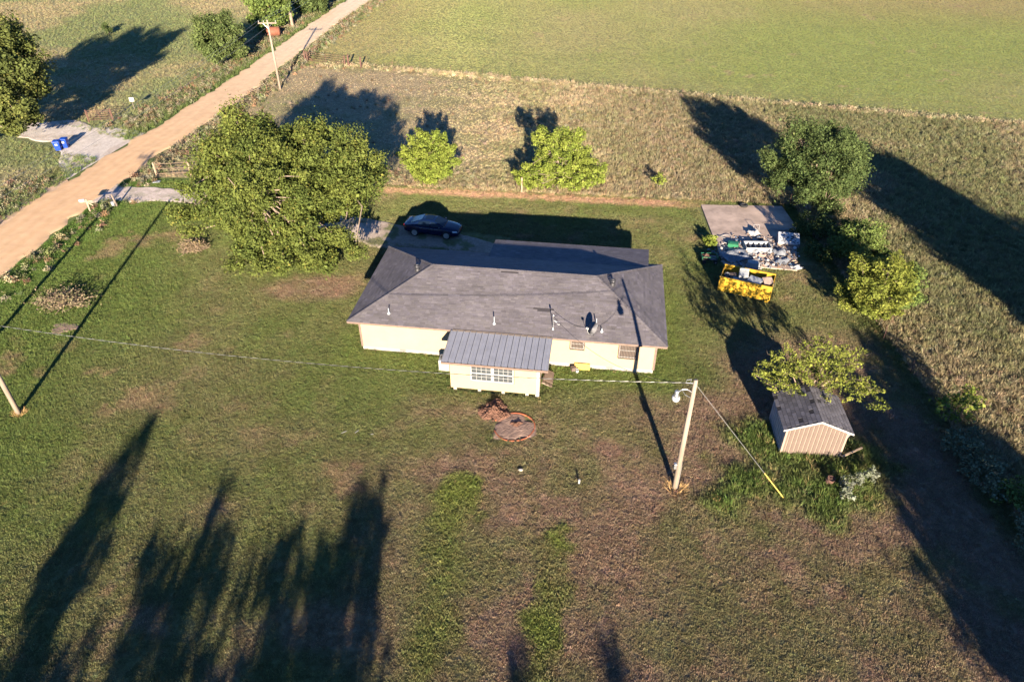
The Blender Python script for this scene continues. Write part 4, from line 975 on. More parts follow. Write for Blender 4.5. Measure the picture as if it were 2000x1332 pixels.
bevel(MB().box(-.28, -.13, -.12, .06, 1.5, 1.85).build('meter_box', M_GALV, yp), .02)
MB().tube([(.13, -.05, -.05), (.14, -.05, 1.2), (.12, -.04, 1.9)], .022, 6).build('conduit', M_GALV, yp)
def dry_tuft(x, y, label, col=(.33, .21, .09), n=90, r=.38, h=.38):
    rr = np.random.default_rng(int(abs(x * 91 + y * 37))); mb = MB()
    for _ in range(n):
        a = rr.uniform(0, 6.28); q = r * math.sqrt(rr.uniform()); px, py = q * math.cos(a), q * math.sin(a); hh = h * rr.uniform(.4, 1.1); dx = .012
        mb.add([(px - dx, py, -.03), (px + dx, py, -.03), (px * 1.7 + rr.normal() * .06, py * 1.7 + rr.normal() * .06, hh)], [(0, 1, 2)])
    o = mb.build('dry_grass_clump', pm('dry_grass', col, .9, .3, 6)); o.location = (x, y, 0); return tag(o, label, 'grass clump', kind='stuff')
dry_tuft(P1.x + .05, P1.y - .15, 'dead straw coloured grass round the foot of the yard pole', r=.5)
PL = Vector((-29.8, 31.95, 0))
lp = pole('utility_pole', 'wooden utility pole cut by the left edge of the photo', PL.x, PL.y, 7.5, .15, .11)
MB().tube([(.1, 0, 6.75), (.3, 0, 6.75)], .02, 6).build('wire_bracket', M_GALV, lp)
dry_tuft(PL.x + .1, PL.y - .1, 'dry grass at the foot of the left edge pole', r=.32, h=.25)

def cross_pole(label, x, y, h, rz):
    t = pole('utility_pole', label, x, y, h, .16, .11)
    c, s = math.cos(rz), math.sin(rz)
    MB().cbox((0, -.12, h - .35), (2.3, .10, .12), rz).build('crossarm', M_POLE, t)
    for k in (-1.05, -.45, 1.05):
        i = MB().lathe([(.02, h - .29), (.02, h - .2), (.06, h - .18), (.05, h - .10), (.02, h - .06)], 10, Matrix.Translation((k * c, k * s - .12, 0))).build('insulator', M_WHITE, t, True)
    for k in (-.55, .55): MB().tube([(k * c, k * s - .12, h - .42), (0, -.13, h - .95)], .02, 5).build('brace', M_GALV, t)
    return t
RP = Vector((-30.6, 95.2, 0)); RQ = Vector((-35.6, 37.5, 0)); RS = Vector((-26.8, 166, 0)); rpa = math.radians(-8)
cross_pole('utility pole with crossarm beside the dirt road at the upper left', RP.x, RP.y, 8.5, math.radians(2))
q2 = cross_pole('roadside utility pole with transformer just left of the photo', RQ.x, RQ.y, 9.0, rpa)
MB().lathe([(.05, 6.35), (.27, 6.4), (.28, 7.1), (.24, 7.2), (.05, 7.25)], 14, Matrix.Translation((-.42, 0, 0))).build('transformer', M_GALV, q2, True)
cross_pole('roadside utility pole beyond the top edge of the photo', RS.x, RS.y, 8.8, rpa)
def catenary(a, b, sag, n=40):
    a, b = Vector(a), Vector(b); return [a.lerp(b, t) - Vector((0, 0, 4 * sag * t * (1 - t))) for t in np.linspace(0, 1, n)]
def wire(label, a, b, sag, r=.010, m=M_BLACKWIRE, name='overhead_wire', group=None):
    o = MB().tube(catenary(a, b, sag), r, 5).build(name, m); return tag(o, label, 'wire', group)
for k, nm in ((-1.05, 'left'), (-.45, 'middle'), (1.05, 'right')):
    wire(f'overhead line from the {nm} insulator down the road towards the left edge', RP + Vector((k, -.1, 8.45)), RQ + Vector((k, 0, 8.9)), .7, .009, M_ALWIRE, group='overhead lines along the road')
    wire(f'overhead line from the {nm} insulator up the road past the top edge', RP + Vector((k, -.1, 8.45)), RS + Vector((k, 0, 8.7)), .9, .010, M_ALWIRE, group='overhead lines along the road')
# twisted service cable: bare strand wound with two black ones
ca = catenary(PL + Vector((.3, 0, 6.72)), P1 + Vector((-.45, .02, 7.27)), .85, 900)
cable = thing('twisted_service_cable', 'twisted black and silver cable strung across the whole yard', 'cable', (0, 0, 0))
for s, (m, ph) in enumerate(((M_ALWIRE, 0), (M_BLACKWIRE, 2.09), (M_BLACKWIRE, 4.19))):
    pts = []; d = 0
    for i, p in enumerate(ca):
        if i: d += (p - ca[i - 1]).length
        t = (ca[min(i + 1, len(ca) - 1)] - ca[max(i - 1, 0)]).normalized(); sd = t.cross(Vector((0, 0, 1))).normalized(); u = sd.cross(t)
        a = 2 * math.pi * d / .62 + ph; pts.append(p + (sd * math.cos(a) + u * math.sin(a)) * .011)
    MB().tube(pts, .008, 4, False).build('strand', m, cable)
mt = hw(13.42, .62, roof_z(.62) + 1.0)
wire('thin black service drop from the yard pole to the house mast', P1 + Vector((-.1, .05, 7.2)), mt, 1.25, .012, name='service_drop')
gw = thing('guy_wire', 'guy wire with yellow guard beside the yard pole', 'guy wire', (0, 0, 0))
ga, gb = P1 + Vector((.1, 0, 7.1)), Vector((14.37, 25.3, 0))
MB().tube([ga, gb], .010, 5).build('wire', M_ALWIRE, gw); MB().tube([gb.lerp(ga, .002), gb.lerp(ga, .24)], .028, 7).build('guard', M_YELLOWPL, gw)

# ------------------------------------------------------------------ the shed
SZ = math.radians(-5.0)
shed = thing('garden_shed', 'tan panelled gable shed under the thin tree', 'shed', (15.15, 28.6, 0), SZ)
SW, SD, SE, SPK = 3.32, 2.9, 1.95, 2.62
sw = MB(); sw.add([(0, .03, 0), (SW, .03, 0), (SW, .03, SE), (SW / 2, .03, SPK), (0, .03, SE), (0, SD, 0), (SW, SD, 0), (SW, SD, SE), (SW / 2, SD, SPK), (0, SD, SE)],
                  [(0, 1, 2, 3, 4), (9, 8, 7, 6, 5), (5, 0, 4, 9), (1, 6, 7, 2), (5, 6, 1, 0)]); sw.build('wall', M_SHEDBATTEN, shed)
npl = 14; w = SW / npl
for i in range(npl):
    a, b = i * w + .028, (i + 1) * w - .028
    def top(x): return SE + (SPK - SE) * (1 - abs(x - SW / 2) / (SW / 2)) - .012
    poly = [(a, .0, .02), (b, .0, .02), (b, .0, top(b))] + ([(SW / 2, .0, top(SW / 2))] if a < SW / 2 < b else []) + [(a, .0, top(a))]
    MB().slab(poly, -.029).build('siding_plank', M_SHEDSIDE, shed) if False else MB().slab([(x, 0.0, z) for x, _, z in poly], .028).build('siding_plank', M_SHEDSIDE, shed)
for i in range(10):
    a, b = i * SD / 10 + .015, (i + 1) * SD / 10 - .015
    MB().box(-.025, -.002, a + .03, b, .02, SE - .01).build('siding_plank', M_GREYPL, shed); MB().box(SW + .002, SW + .025, a + .03, b, .02, SE - .01).build('siding_plank', M_SHEDSIDE, shed)
sroof = MB(); OV = .22; ez = SE - OV * (SPK - SE) / (SW / 2)
for s in (0, 1):
    x0 = -OV if s == 0 else SW + OV
    q = [(x0, -.15, ez + .03), (SW / 2, -.15, SPK + .03), (SW / 2, SD + .15, SPK + .03), (x0, SD + .15, ez + .03)]
    sroof.slab(q if s else q[::-1], .03) if False else sroof.slab(q[::-1] if s else q, -.0301 if False else .03)
sr = sroof.build('roof', M_DECK, shed)
M_SHEDSH = pm('worn_grey_shingles', (0.075, 0.072, 0.085), .9, .2, 3, .003, 60); M_SHEDMISS = pm('exposed_felt', (0.018, 0.017, 0.02), .95, .2, 4)
rr = np.random.default_rng(9); slen = math.hypot(SW / 2 + OV, SPK + 0 - ez); ncr, ntb = 9, 10
ang = math.atan2(SPK - ez, SW / 2 + OV)
tabs = [MB().box(0, slen / ncr - .02, 0, (SD + .3) / ntb - .022, 0, .016).mesh('shingle', pm(f'worn_grey_shingle_{k}', (0.075 * q, 0.072 * q, 0.083 * q), .9, .2, 3, .003, 60)) for k, q in enumerate((.8, .95, 1.1, 1.25))]; missm = MB().box(0, slen / ncr - .008, 0, (SD + .3) / ntb - .012, 0, .004).mesh('shingle', M_SHEDMISS)
for s in (0, 1):
    for i in range(ncr):
        for j in range(-1, ntb):
            y = -.15 + (j + (.5 if i % 2 else 0)) * (SD + .3) / ntb
            if y < -.16 or y > SD + .15 - (SD + .3) / ntb + .01: 
                continue
            miss = rr.uniform() < .03 or (s == 0 and j >= 5 and i >= 7 and rr.uniform() < .5)
            o = link('shingle', missm if miss else tabs[rr.integers(4)], shed); d = i * slen / ncr
            tiltk = .03
            if s == 0: o.location = (-OV + math.cos(ang) * d, y, ez + .034 + math.sin(ang) * d); o.rotation_euler = (0, -ang + tiltk * 0, 0)
            else:
                o.location = (SW + OV - math.cos(ang) * d, y + (SD + .3) / ntb - .012, ez + .034 + math.sin(ang) * d); o.rotation_euler = (0, -ang, math.pi)
for s in (0, 1):
    a, b = (Vector((-OV, -.175, ez - .06)), Vector((SW / 2, -.175, SPK - .06))) if s == 0 else (Vector((SW / 2, -.175, SPK - .06)), Vector((SW + OV, -.175, ez - .06)))
    MB().add([a, b, b + Vector((0, 0, .11)), a + Vector((0, 0, .11)), a + Vector((0, .022, 0)), b + Vector((0, .022, 0)), b + Vector((0, .022, .11)), a + Vector((0, .022, .11))], [(0, 1, 2, 3), (7, 6, 5, 4), (3, 2, 6, 7), (1, 0, 4, 5), (0, 3, 7, 4), (1, 5, 6, 2)]).build('barge_board', M_WHITE, shed)
for x in (-.012, SW - .10): MB().box(x, x + .11, -.022, -.001, .02, SE - .02).build('corner_trim', M_SHEDBATTEN, shed)
o = MB().cbox((0, 0, 0), (1.35, .10, .05), .35, 0, -.18).build('leaning_board', M_PALEWOOD); o.location = (19.1, 28.4, .28); tag(o, 'pale board lying against the right side of the shed', 'board')
o = MB().cbox((0, 0, 0), (.9, .08, .04), .6, 0, -.5).build('leaning_board', M_WHITE); o.location = (18.85, 29.0, .75); tag(o, 'short white board propped on the right shed wall', 'board')
drum = MB().lathe([(.20, 0), (.21, .03), (.20, .16), (.215, .18), (.20, .2), (.21, .38), (.19, .385), (.185, .30)], 18).build('rusty_drum', M_RUST); drum.location = (17.12, 26.4, .05); drum.rotation_euler = (.25, .1, 0); tag(drum, 'small rusty drum in the tall grass before the shed', 'drum')
for i, (x, y, r, lab) in enumerate(((17.8, 25.9, .35, 'silvery weed right of the rusty drum'), (17.6, 25.2, .32, 'silvery weed below the rusty drum'), (19.4, 26.6, .38, 'silvery weed nearest to the shaded track'), (18.6, 26.2, .25, 'small silvery weed between the two larger ones'))):
    r_ = np.random.default_rng(400 + i)
    tree('silver_weed', lab, 'weed', (x, y), ellipsoid_puffs(r_, (0, 0, .45), (r, r, .4), 7, .14, .24, .7, .4), .2, .02, 1100, .09, [(.13, .15, .10), (.18, .19, .145), (.22, .22, .17)], 410 + i, 'silvery weeds before the shed', multi=3)

# ------------------------------------------------------------------ slab, dumpster and rubbish
slab_o = MB().slab([(17.0, 49.6, .07), (22.6, 48.6, .07), (24.9, 56.0, .07), (24.9, 60.1, .07), (17.5, 60.4, .07)], .2).build('concrete_slab', M_SLAB); tag(slab_o, kind='structure')
DP = [Vector((15.46, 45.41, 0)), Vector((19.01, 43.99, 0)), Vector((19.73, 45.78, 0)), Vector((16.41, 47.45, 0))]
dz = math.atan2(-1.55, 3.45); DL, DW, DH = 3.75, 2.0, 1.32
dcen = (DP[0] + DP[1] + DP[2] + DP[3]) / 4
dump = thing('yellow_dumpster', 'yellow open top dumpster full of discarded appliances', 'dumpster', (dcen.x, dcen.y, 0), dz)
M_YIN = M_YELLOW
MB().box(-DL / 2, DL / 2, -DW / 2, DW / 2, .12, .18).build('floor', M_DARKMETAL, dump)
for s in (-1, 1): MB().slab([(-DL / 2, s * DW / 2, .18), (DL / 2, s * DW / 2, .18), (DL / 2, s * DW / 2, DH), (-DL / 2, s * DW / 2, DH)], .05 * s).build('side_panel', M_YELLOW, dump)
MB().box(-DL / 2 + .002, -DL / 2 + .05, -DW / 2 + .06, DW / 2 - .06, .18, DH - .02).build('end_panel', M_YELLOW, dump)
gate = MB().box(DL / 2 - .03, DL / 2 + .04, -DW / 2 + .06, DW / 2 - .06, .18, DH).build('tailgate', M_YELLOW, dump)
for s in (-1, 1):
    MB().box(-DL / 2 - .02, DL / 2 + .02, s * DW / 2 - .05, s * DW / 2 + .05, DH, DH + .07).build('top_rail', M_YELLOW, dump)
    MB().box(DL / 2 - .26, DL / 2 - .06, s * (DW / 2 + .035) - .035, s * (DW / 2 + .035) + .035, .05, DH - .01).build('corner_post', M_YELLOW, dump)
    for x in (-1.3, -.65, 0, .65): MB().box(x - .04, x + .04, s * (DW / 2 + .03) - .028, s * (DW / 2 + .03) + .028, .18, DH - .002).build('rib', M_YELLOW, dump)
    MB().box(-DL / 2 - .1, DL / 2, s * .42 - .06, s * .42 + .06, .02, .118).build('skid_rail', M_RUST, dump)
    for x in (-1.4, 1.4): MB().lathe([(.09, -.07), (.10, -.04), (.10, .04), (.09, .07)], 12, Matrix.Translation((x, s * .72, .09)) @ Matrix.Rotation(math.pi / 2, 4, 'X')).build('roller', M_RUST, dump)
def ditem(name, label, cat, x, y, z, mb, m, rz=0, rx=0, ry=0, bev=.03):
    o = mb.build(name, m); from mathutils import Euler
    o.matrix_world = Matrix.Translation((dcen.x, dcen.y, 0)) @ Matrix.Rotation(dz, 4, 'Z') @ Matrix.Translation((x, y, z)) @ Euler((rx, ry, rz)).to_matrix().to_4x4()
    if bev: bevel(o, bev, 3)
    return tag(o, label, cat, 'rubbish inside the dumpster')
def washer():
    t = thing('washing_machine', 'white washing machine standing highest in the dumpster', 'washing machine', (0, 0, 0)); t["group"] = 'rubbish inside the dumpster'
    bevel(MB().box(-.34, .34, -.33, .33, 0, .85).build('cabinet', M_OFFWHITE, t), .03); bevel(MB().box(-.34, .34, .20, .33, .85, 1.0).build('control_panel', M_OFFWHITE, t), .02)
    MB().box(-.28, .28, -.28, .16, .853, .87).build('lid', M_GREYPL, t); MB().lathe([(.03, -.02), (.03, .02)], 10, Matrix.Translation((.1, .19, .93)) @ Matrix.Rotation(math.pi / 2, 4, 'X')).build('dial', M_DARKMETAL, t)
    t.matrix_world = Matrix.Translation((dcen.x, dcen.y, 0)) @ Matrix.Rotation(dz, 4, 'Z') @ Matrix.Translation((-.35, .25, .74)) @ Matrix.Rotation(.15, 4, 'Z') @ Matrix.Rotation(.35, 4, 'X'); return t
washer()
ditem('appliance_sheet', 'white appliance door lying before the washing machine', 'panel', -.45, -.35, 1.0, MB().box(-.55, .55, -.25, .25, 0, .07), M_OFFWHITE, .1, .25)
ditem('storage_box', 'pale grey chest in the middle of the dumpster', 'box', .62, -.25, .66, MB().box(-.48, .48, -.33, .33, 0, .66).box(-.5, .5, -.35, .35, .67, .73), M_GREYPL, -.25, .2)
ditem('cardboard_carton', 'pinkish carton at the tailgate end of the dumpster', 'carton', 1.38, .05, .68, MB().box(-.36, .36, -.34, .34, 0, .72).box(-.05, .05, -.345, .345, .722, .73), M_BOX, .5, .3)
ditem('white_bucket', 'white bucket in the left end of the dumpster', 'bucket', -1.5, .2, .8, MB().lathe([(.15, 0), (.18, .42), (.19, .43), (.17, .43), (.14, .05)], 14), M_GREYPL, 0, .7, bev=0)
ditem('old_cushion', 'brown cushion between bucket and washing machine', 'cushion', -1.05, .1, .95, MB().box(-.32, .32, -.3, .3, 0, .2), M_BROWNSTUFF, .4, .3, bev=.08)
ditem('grey_sheet', 'grey panel wedged behind the pale chest', 'panel', .55, .45, .25, MB().box(-.6, .6, -.02, .02, 0, .7), M_GREYPL, .1, -.3)

def item(name, label, cat, px, m, mb, z=.075, rz=0, rx=0, ry=0, bev=0.0, group='rubbish dumped on the slab'):
    from mathutils import Euler
    x, y = g(*px); o = mb.build(name, m); o.location = (x, y, z); o.rotation_euler = Euler((rx, ry, rz))
    if bev: bevel(o, bev, 3)
    return tag(o, label, cat, group)
# open refrigerator lying on its back
fx, fy = g(1478, 488); fr = thing('chest_freezer', 'white freezer lying open on its back with bare shelves', 'freezer', (fx, fy, .075), -.03); fr["group"] = 'rubbish dumped on the slab'
fb = MB(); fb.box(-1.05, 1.05, -.50, .56, 0, .06); fb.box(-1.05, 1.05, -.56, -.50, .0, .40); fb.box(-1.05, 1.05, .56, .62, .0, .40); fb.box(-1.05, -.99, -.50, .56, .06, .40); fb.box(.99, 1.05, -.50, .56, .06, .40)
bevel(fb.build('cabinet', M_OFFWHITE, fr), .015)
for x in (-.62, -.2, .25, .68): MB().box(x - .015, x + .015, -.495, .555, .08, .34).build('shelf', M_GREYPL, fr)
MB().box(-.98, .98, -.49, .55, .062, .075).build('liner', M_DARKMETAL, fr)
MB().tube([(1.06, -.2, .3), (1.2, -.2, .32), (1.2, .2, .32), (1.06, .2, .3)], .02, 6).build('handle', M_OFFWHITE, fr)
mx, my = g(1538, 478); ma = thing('spotted_mattress', 'black spotted white mattress tilted on a wooden base', 'mattress', (mx, my, .075), -.22); ma["group"] = 'rubbish dumped on the slab'
bevel(MB().cbox((0, .1, .45), (1.75, 1.25, .2), 0, .34).build('mattress_pad', M_MATTRESS, ma), .06, 3); MB().cbox((0, .15, .2), (1.8, 1.2, .26), 0, .26).build('base', M_BOX, ma)
rr = np.random.default_rng(77)
for i in range(30):
    MB().cbox((rr.uniform(-.75, .7), rr.uniform(-.45, .6), 0), (rr.uniform(.06, .22), rr.uniform(.05, .12), .012), rr.uniform(-.5, .5)).build('stain', M_RUBBER, ma).matrix_local = Matrix.Translation((0, .1, .455)) @ Matrix.Rotation(.34, 4, 'X') @ Matrix.Translation((0, -.1, .102))
for i, (px, L_, rz, m, lab) in enumerate((((1522, 449), 2.0, .02, M_OFFWHITE, 'white trim length farthest back beside the mattress'), ((1527, 452), 1.8, -.06, M_ALWIRE, 'thin metal length second from the back by the mattress'), ((1536, 451), 1.9, -.10, M_OFFWHITE, 'white trim length resting nearest above the mattress'),
        ((1482, 511), 1.7, -.55, M_PALEWOOD, 'pale batten lying in front of the open freezer'), ((1452, 498), 1.1, -1.0, M_ALWIRE, 'thin rod lying on the grey tarp'))):
    item('loose_batten', lab, 'batten', px, m, MB().box(-L_ / 2, L_ / 2, -.035, .035, 0, .03), z=.10 + .02 * (i % 3), rz=rz)
def crumple(seed, w, l, h, n=9):
    r = np.random.default_rng(seed); mb = MB(); vs = []; ph = r.uniform(0, 6, 4)
    for i in range(n + 1):
        for j in range(n + 1):
            u, v = i / n - .5, j / n - .5; e = max(0, 1 - 2.0 * max(abs(u), abs(v)) ** 1.3)
            vs.append((u * w + r.normal() * .02, v * l + r.normal() * .02, .02 + h * (e ** .6) * (.55 + .45 * math.sin(7 * u + ph[0]) * math.cos(6 * v + ph[1])) + r.uniform(0, .08) * h * 2 * e))
    mb.add(vs, [(i * (n + 1) + j, (i + 1) * (n + 1) + j, (i + 1) * (n + 1) + j + 1, i * (n + 1) + j + 1) for i in range(n) for j in range(n)]); return mb
item('crumpled_tarp', 'large crumpled grey tarp behind the dumpster', 'tarp', (1436, 503), M_TARP, crumple(1, 2.2, 1.7, .5, 14), rz=.2)
item('crumpled_sheet', 'white crumpled sheet behind the open freezer', 'sheet', (1472, 459), M_OFFWHITE, crumple(2, 1.1, .9, .55), rz=.5)
item('crumpled_sheet', 'white torn sheet before the open freezer', 'sheet', (1472, 495), M_OFFWHITE, crumple(3, 1.2, 1.0, .35), rz=.3)
item('crumpled_sheet', 'pale crumpled sheet beside the torn white one', 'sheet', (1484, 502), M_BOX, crumple(4, .9, .8, .3), rz=.8)
item('rubbish_bag', 'grey rubbish bag below the spotted mattress', 'bag', (1522, 497), M_TARP, crumple(5, 1.1, 1.0, .5), rz=.1)
item('rubbish_bag', 'smaller grey bag left of the other below the mattress', 'bag', (1502, 494), M_GREYPL, crumple(6, .7, .7, .4), rz=.6)
item('rubbish_bag', 'torn dark bag at the front right of the rubbish', 'bag', (1528, 512), M_TARP, crumple(7, 1.2, .9, .35), rz=.9)
item('rubbish_bag', 'white plastic bag at the right front tip of the rubbish', 'bag', (1556, 526), M_OFFWHITE, crumple(8, .9, .6, .3), rz=.3)
item('green_crate', 'green plastic crate upside down among paper scraps', 'crate', (1431, 482), M_GREENPL, MB().box(-.42, .42, -.32, .32, 0, .3).box(-.46, .46, -.36, .36, .0, .05).box(-.3, .3, -.2, .2, .3, .33), rz=-.3, bev=.02)
item('plastic_tub', 'pale blue grey plastic tub turned over behind the dumpster', 'tub', (1470, 522), M_GREYPL, MB().loft([[Vector((math.copysign(abs(math.cos(t)) ** .6, math.cos(t)) * w, math.copysign(abs(math.sin(t)) ** .6, math.sin(t)) * d, z)) for t in np.linspace(0, 2 * math.pi, 25)[:-1]] for w, d, z in ((.55, .45, 0), (.53, .43, .05), (.5, .4, .06), (.44, .35, .42), (.36, .28, .46))]), bev=0)
item('toilet_seat', 'cream ring shaped seat at the right of the rubbish', 'seat', (1550, 514), M_PALEWOOD, MB().tube([(.24 * math.cos(t), .19 * math.sin(t), .03) for t in np.linspace(0, 2 * math.pi, 25)], .05, 8, False), rz=.3)
item('wire_hoop', 'bent white hoop on the weeds left of the slab', 'hoop', (1416, 466), M_ALWIRE, MB().tube([(.55 * math.cos(t), .28 * math.sin(t), .12 + .06 * math.sin(2 * t)) for t in np.linspace(0, 2 * math.pi, 30)], .022, 6, False), z=.05, rz=-.2)
item('garden_chair_frame', 'white tubular chair frame behind the open freezer', 'chair frame', (1476, 452), M_OFFWHITE, MB().tube([(-.25, 0, 0), (-.25, .1, .5), (.25, .1, .5), (.25, 0, 0)], .02, 6).tube([(-.25, .45, 0), (-.25, .1, .45)], .02, 6).tube([(.25, .45, 0), (.25, .1, .45)], .02, 6))
def tyre(px, lab, z=.08):
    x, y = g(*px); o = MB().tube([(.27 * math.cos(t), .27 * math.sin(t), .11) for t in np.linspace(0, 2 * math.pi, 25)], .11, 10, False).build('discarded_tyre', M_RUBBER, None, True); o.location = (x, y, z); tag(o, lab, 'tyre')
tyre((1452, 405), 'black tyre at the back edge of the slab')
# garden cart
kx, ky = g(1384, 511); kart = thing('garden_cart', 'green framed garden cart with rusty load beside the slab', 'cart', (kx, ky, 0), -.05)
MB().box(-.62, .62, -.36, .36, .34, .37).build('bed', M_DARKMETAL, kart)
for q in ((-.62, .62, -.38, -.35), (-.62, .62, .35, .38)): MB().box(q[0], q[1], q[2], q[3], .56, .60).build('side_rail', M_GREENPL, kart)
for x in (-.63, .63): MB().box(x - .015, x + .015, -.37, .37, .37, .60).build('end_rail', M_GREENPL, kart)
for x in (-.45, .45):
    for s in (-1, 1): MB().lathe([(.05, -.04), (.16, -.04), (.17, 0), (.16, .04), (.05, .04)], 14, Matrix.Translation((x, s * .40, .17)) @ Matrix.Rotation(math.pi / 2, 4, 'X')).build('wheel', M_RUBBER, kart)
ld = crumple(12, .6, .6, .35).build('rusty_load', M_RUST); ld.location = (kx - .28, ky, .375); tag(ld, 'rusty scrap heaped in the garden cart', 'scrap')
# scraps too many to count
mb = MB(); rr = np.random.default_rng(99); pal = [(.34, .33, .32), (.22, .22, .24), (.12, .13, .15), (.2, .15, .12), (.27, .2, .16), (.06, .06, .07), (.15, .10, .07), (.07, .11, .17)]
for i in range(480):
    a = rr.uniform(0, 6.28); q = math.sqrt(rr.uniform()); px = 1475 + 82 * q * math.cos(a) + rr.normal() * 8; py = 497 + 34 * q * math.sin(a) + rr.normal() * 4
    x, y = g(px, py); s = rr.uniform(.06, .28); c = pal[rr.integers(len(pal))]
    mb.cbox((x, y, .09 + rr.uniform(0, .12)), (s, s * rr.uniform(.3, 1), rr.uniform(.01, .06)), rr.uniform(0, 6.28), rr.normal() * .35, rr.normal() * .35, col=c)
tag(mb.build('rubbish_scraps', pm('mixed_scraps', (1, 1, 1), .8, .15, 5, tint='GEOMETRY'), tint=True), 'small scraps of rubbish strewn over the slab', 'rubbish', kind='stuff')

# ------------------------------------------------------------------ dug soil and marked circle
rr = np.random.default_rng(55)
def mound(name, label, cx, cy, rx, ry, h, m, seed, n=26, chunks=0, kind=None):
    mb = MB(); vs = []; r = np.random.default_rng(seed); ph = r.uniform(0, 6, 4)
    for i in range(n + 1):
        for j in range(n + 1):
            u, v = 2 * i / n - 1, 2 * j / n - 1; d = math.hypot(u, v) + .18 * math.sin(3 * math.atan2(v, u) + ph[0]) + .08 * math.sin(7 * math.atan2(v, u) + ph[1]); e = max(0, 1 - d)
            vs.append((u * rx, v * ry, -.08 + .09 * min(1, e * 6) + h * e ** .8 * (.7 + .3 * math.sin(6 * u + ph[2]) * math.cos(5 * v + ph[3])) * (.55 + .9 * r.uniform()) + r.uniform(0, .05) * e * (h > .05)))
    mb.add(vs, [(i * (n + 1) + j, (i + 1) * (n + 1) + j, (i + 1) * (n + 1) + j + 1, i * (n + 1) + j + 1) for i in range(n) for j in range(n)])
    for _ in range(chunks):
        a, q = r.uniform(0, 6.28), r.uniform(0, 1); s = r.uniform(.025, .08); mb.cbox((rx * q * math.cos(a), ry * q * math.sin(a), h * .5 * (1 - q) + s * .3), (s, s * .8, s * .7), r.uniform(0, 6), r.uniform(-.5, .5), r.uniform(-.5, .5))
    o = mb.build(name, m); o.location = (cx, cy, 0); return tag(o, label, None if kind == 'structure' else 'soil', kind=kind)
mound('soil_heap', 'heap of broken red clay soil in front of the addition', -1.05, 32.15, 1.0, 1.0, .34, M_SOIL, 3, n=34, chunks=70)
mound('bare_soil', None, .12, 30.75, 1.35, 1.25, .05, M_SOIL2, 4, kind='structure')
mound('soil_heap', 'small crumbly clay mound inside the orange circle', .25, 30.95, .42, .26, .14, M_SOIL, 6, chunks=10)
ring = MB()
nseg = 90
for i in range(nseg):
    if rr.uniform() < .16 or (150 < i * 360 / nseg < 195): continue
    t0, t1 = 2 * math.pi * i / nseg, 2 * math.pi * (i + 1.02) / nseg; wd = .024 + .014 * rr.uniform()
    vs = []
    for t in (t0, t1):
        for k in (-1, 1): vs.append((.12 + (1.22 + .03 * math.sin(3 * t) + k * wd) * math.cos(t), 30.75 + (1.18 + .04 * math.sin(2 * t) + k * wd) * math.sin(t), .0))
    for z in (.035,): ring.add([(x, y, z) for x, y, _ in vs] + [(x, y, z - .1) for x, y, _ in vs], [(0, 1, 3, 2), (4, 5, 1, 0), (2, 3, 7, 6), (0, 2, 6, 4), (1, 5, 7, 3)])
tag(ring.build('painted_circle', M_ORANGE), kind='structure')
MB()
for i, (px, s, m, lab, cat) in enumerate((((1131, 943), .14, M_WHITE, 'short white cleanout pipe standing in the brown lawn', 'pipe'),)):
    x, y = g(*px); o = MB().lathe([(.055, -.05), (.055, .2), (.065, .2), (.065, .25), (.03, .26)], 12).build('cleanout_pipe', m); o.location = (x, y, 0); tag(o, lab, cat)
def stone(px, s, lab):
    x, y = g(*px); r = np.random.default_rng(int(px[0])); mb = MB(); secs = []
    for k in range(6):
        ph = math.pi * (k + .3) / 5.8; secs.append([Vector((s * math.sin(ph) * math.cos(t) * r.uniform(.8, 1.1), s * .7 * math.sin(ph) * math.sin(t) * r.uniform(.8, 1.1), s * .5 * math.cos(ph))) for t in np.linspace(0, 6.283, 11)[:-1]])
    o = mb.loft(secs).build('stone', M_CONC, None, True); o.location = (x, y, s * .2); tag(o, lab, 'stone')
stone((1017, 918), .15, 'pale stone lying in the brown grass below the orange circle')
for i, (px, L_, rz, lab) in enumerate((((672, 845), .4, .6, 'leftmost white stick on the lawn above the tree shadow'), ((697, 844), .35, .9, 'middle white stick on the lawn above the tree shadow'), ((727, 849), .2, .2, 'small white scrap right of the two lawn sticks'))):
    x, y = g(*px); o = MB().cbox((0, 0, .05), (L_ * .8, .024, .02), rz).build('white_stick', M_OFFWHITE); o.location = (x, y, 0); tag(o, lab, 'stick')

# ------------------------------------------------------------------ brush piles
def brush(label, px, rx, ry, h, n, leafn, cols, seed):
    x, y = g(*px); r = np.random.default_rng(seed); t = thing('brush_pile', label, 'brush pile', (x, y, 0)); mb = MB()
    for _ in range(n):
        a, q = r.uniform(0, 6.28), math.sqrt(r.uniform()); c = Vector((rx * q * math.cos(a) * .7, ry * q * math.sin(a) * .7, h * (1 - q) * r.uniform(.3, 1) + .05)); d = r.normal(size=3); d[2] *= .35; d = Vector(d).normalized() * r.uniform(.3, 1.0)
        p0, p1 = c - d, c + d; p0.z = max(p0.z, .0); p1.z = max(p1.z, .0)
        mb.tube([p0, c + Vector(r.normal(size=3) * .06), p1], [r.uniform(.012, .035), .015, .006], 4)
    mb.build('branches', M_DEAD, t)
    P = np.stack([r.normal(size=leafn) * rx * .42, r.normal(size=leafn) * ry * .42, np.abs(r.normal(size=leafn)) * h * .5 + .03], -1); nr = r.normal(size=(leafn, 3)); nr /= np.linalg.norm(nr, axis=1)[:, None]
    cc = np.array(cols)[r.integers(0, len(cols), leafn)] * r.uniform(.7, 1.3, (leafn, 1))
    link('dead_leaves', quads_mesh('dead_leaves', leaf_quads(P, nr, r.uniform(.08, .2, leafn), r), cc, M_LEAF), t)
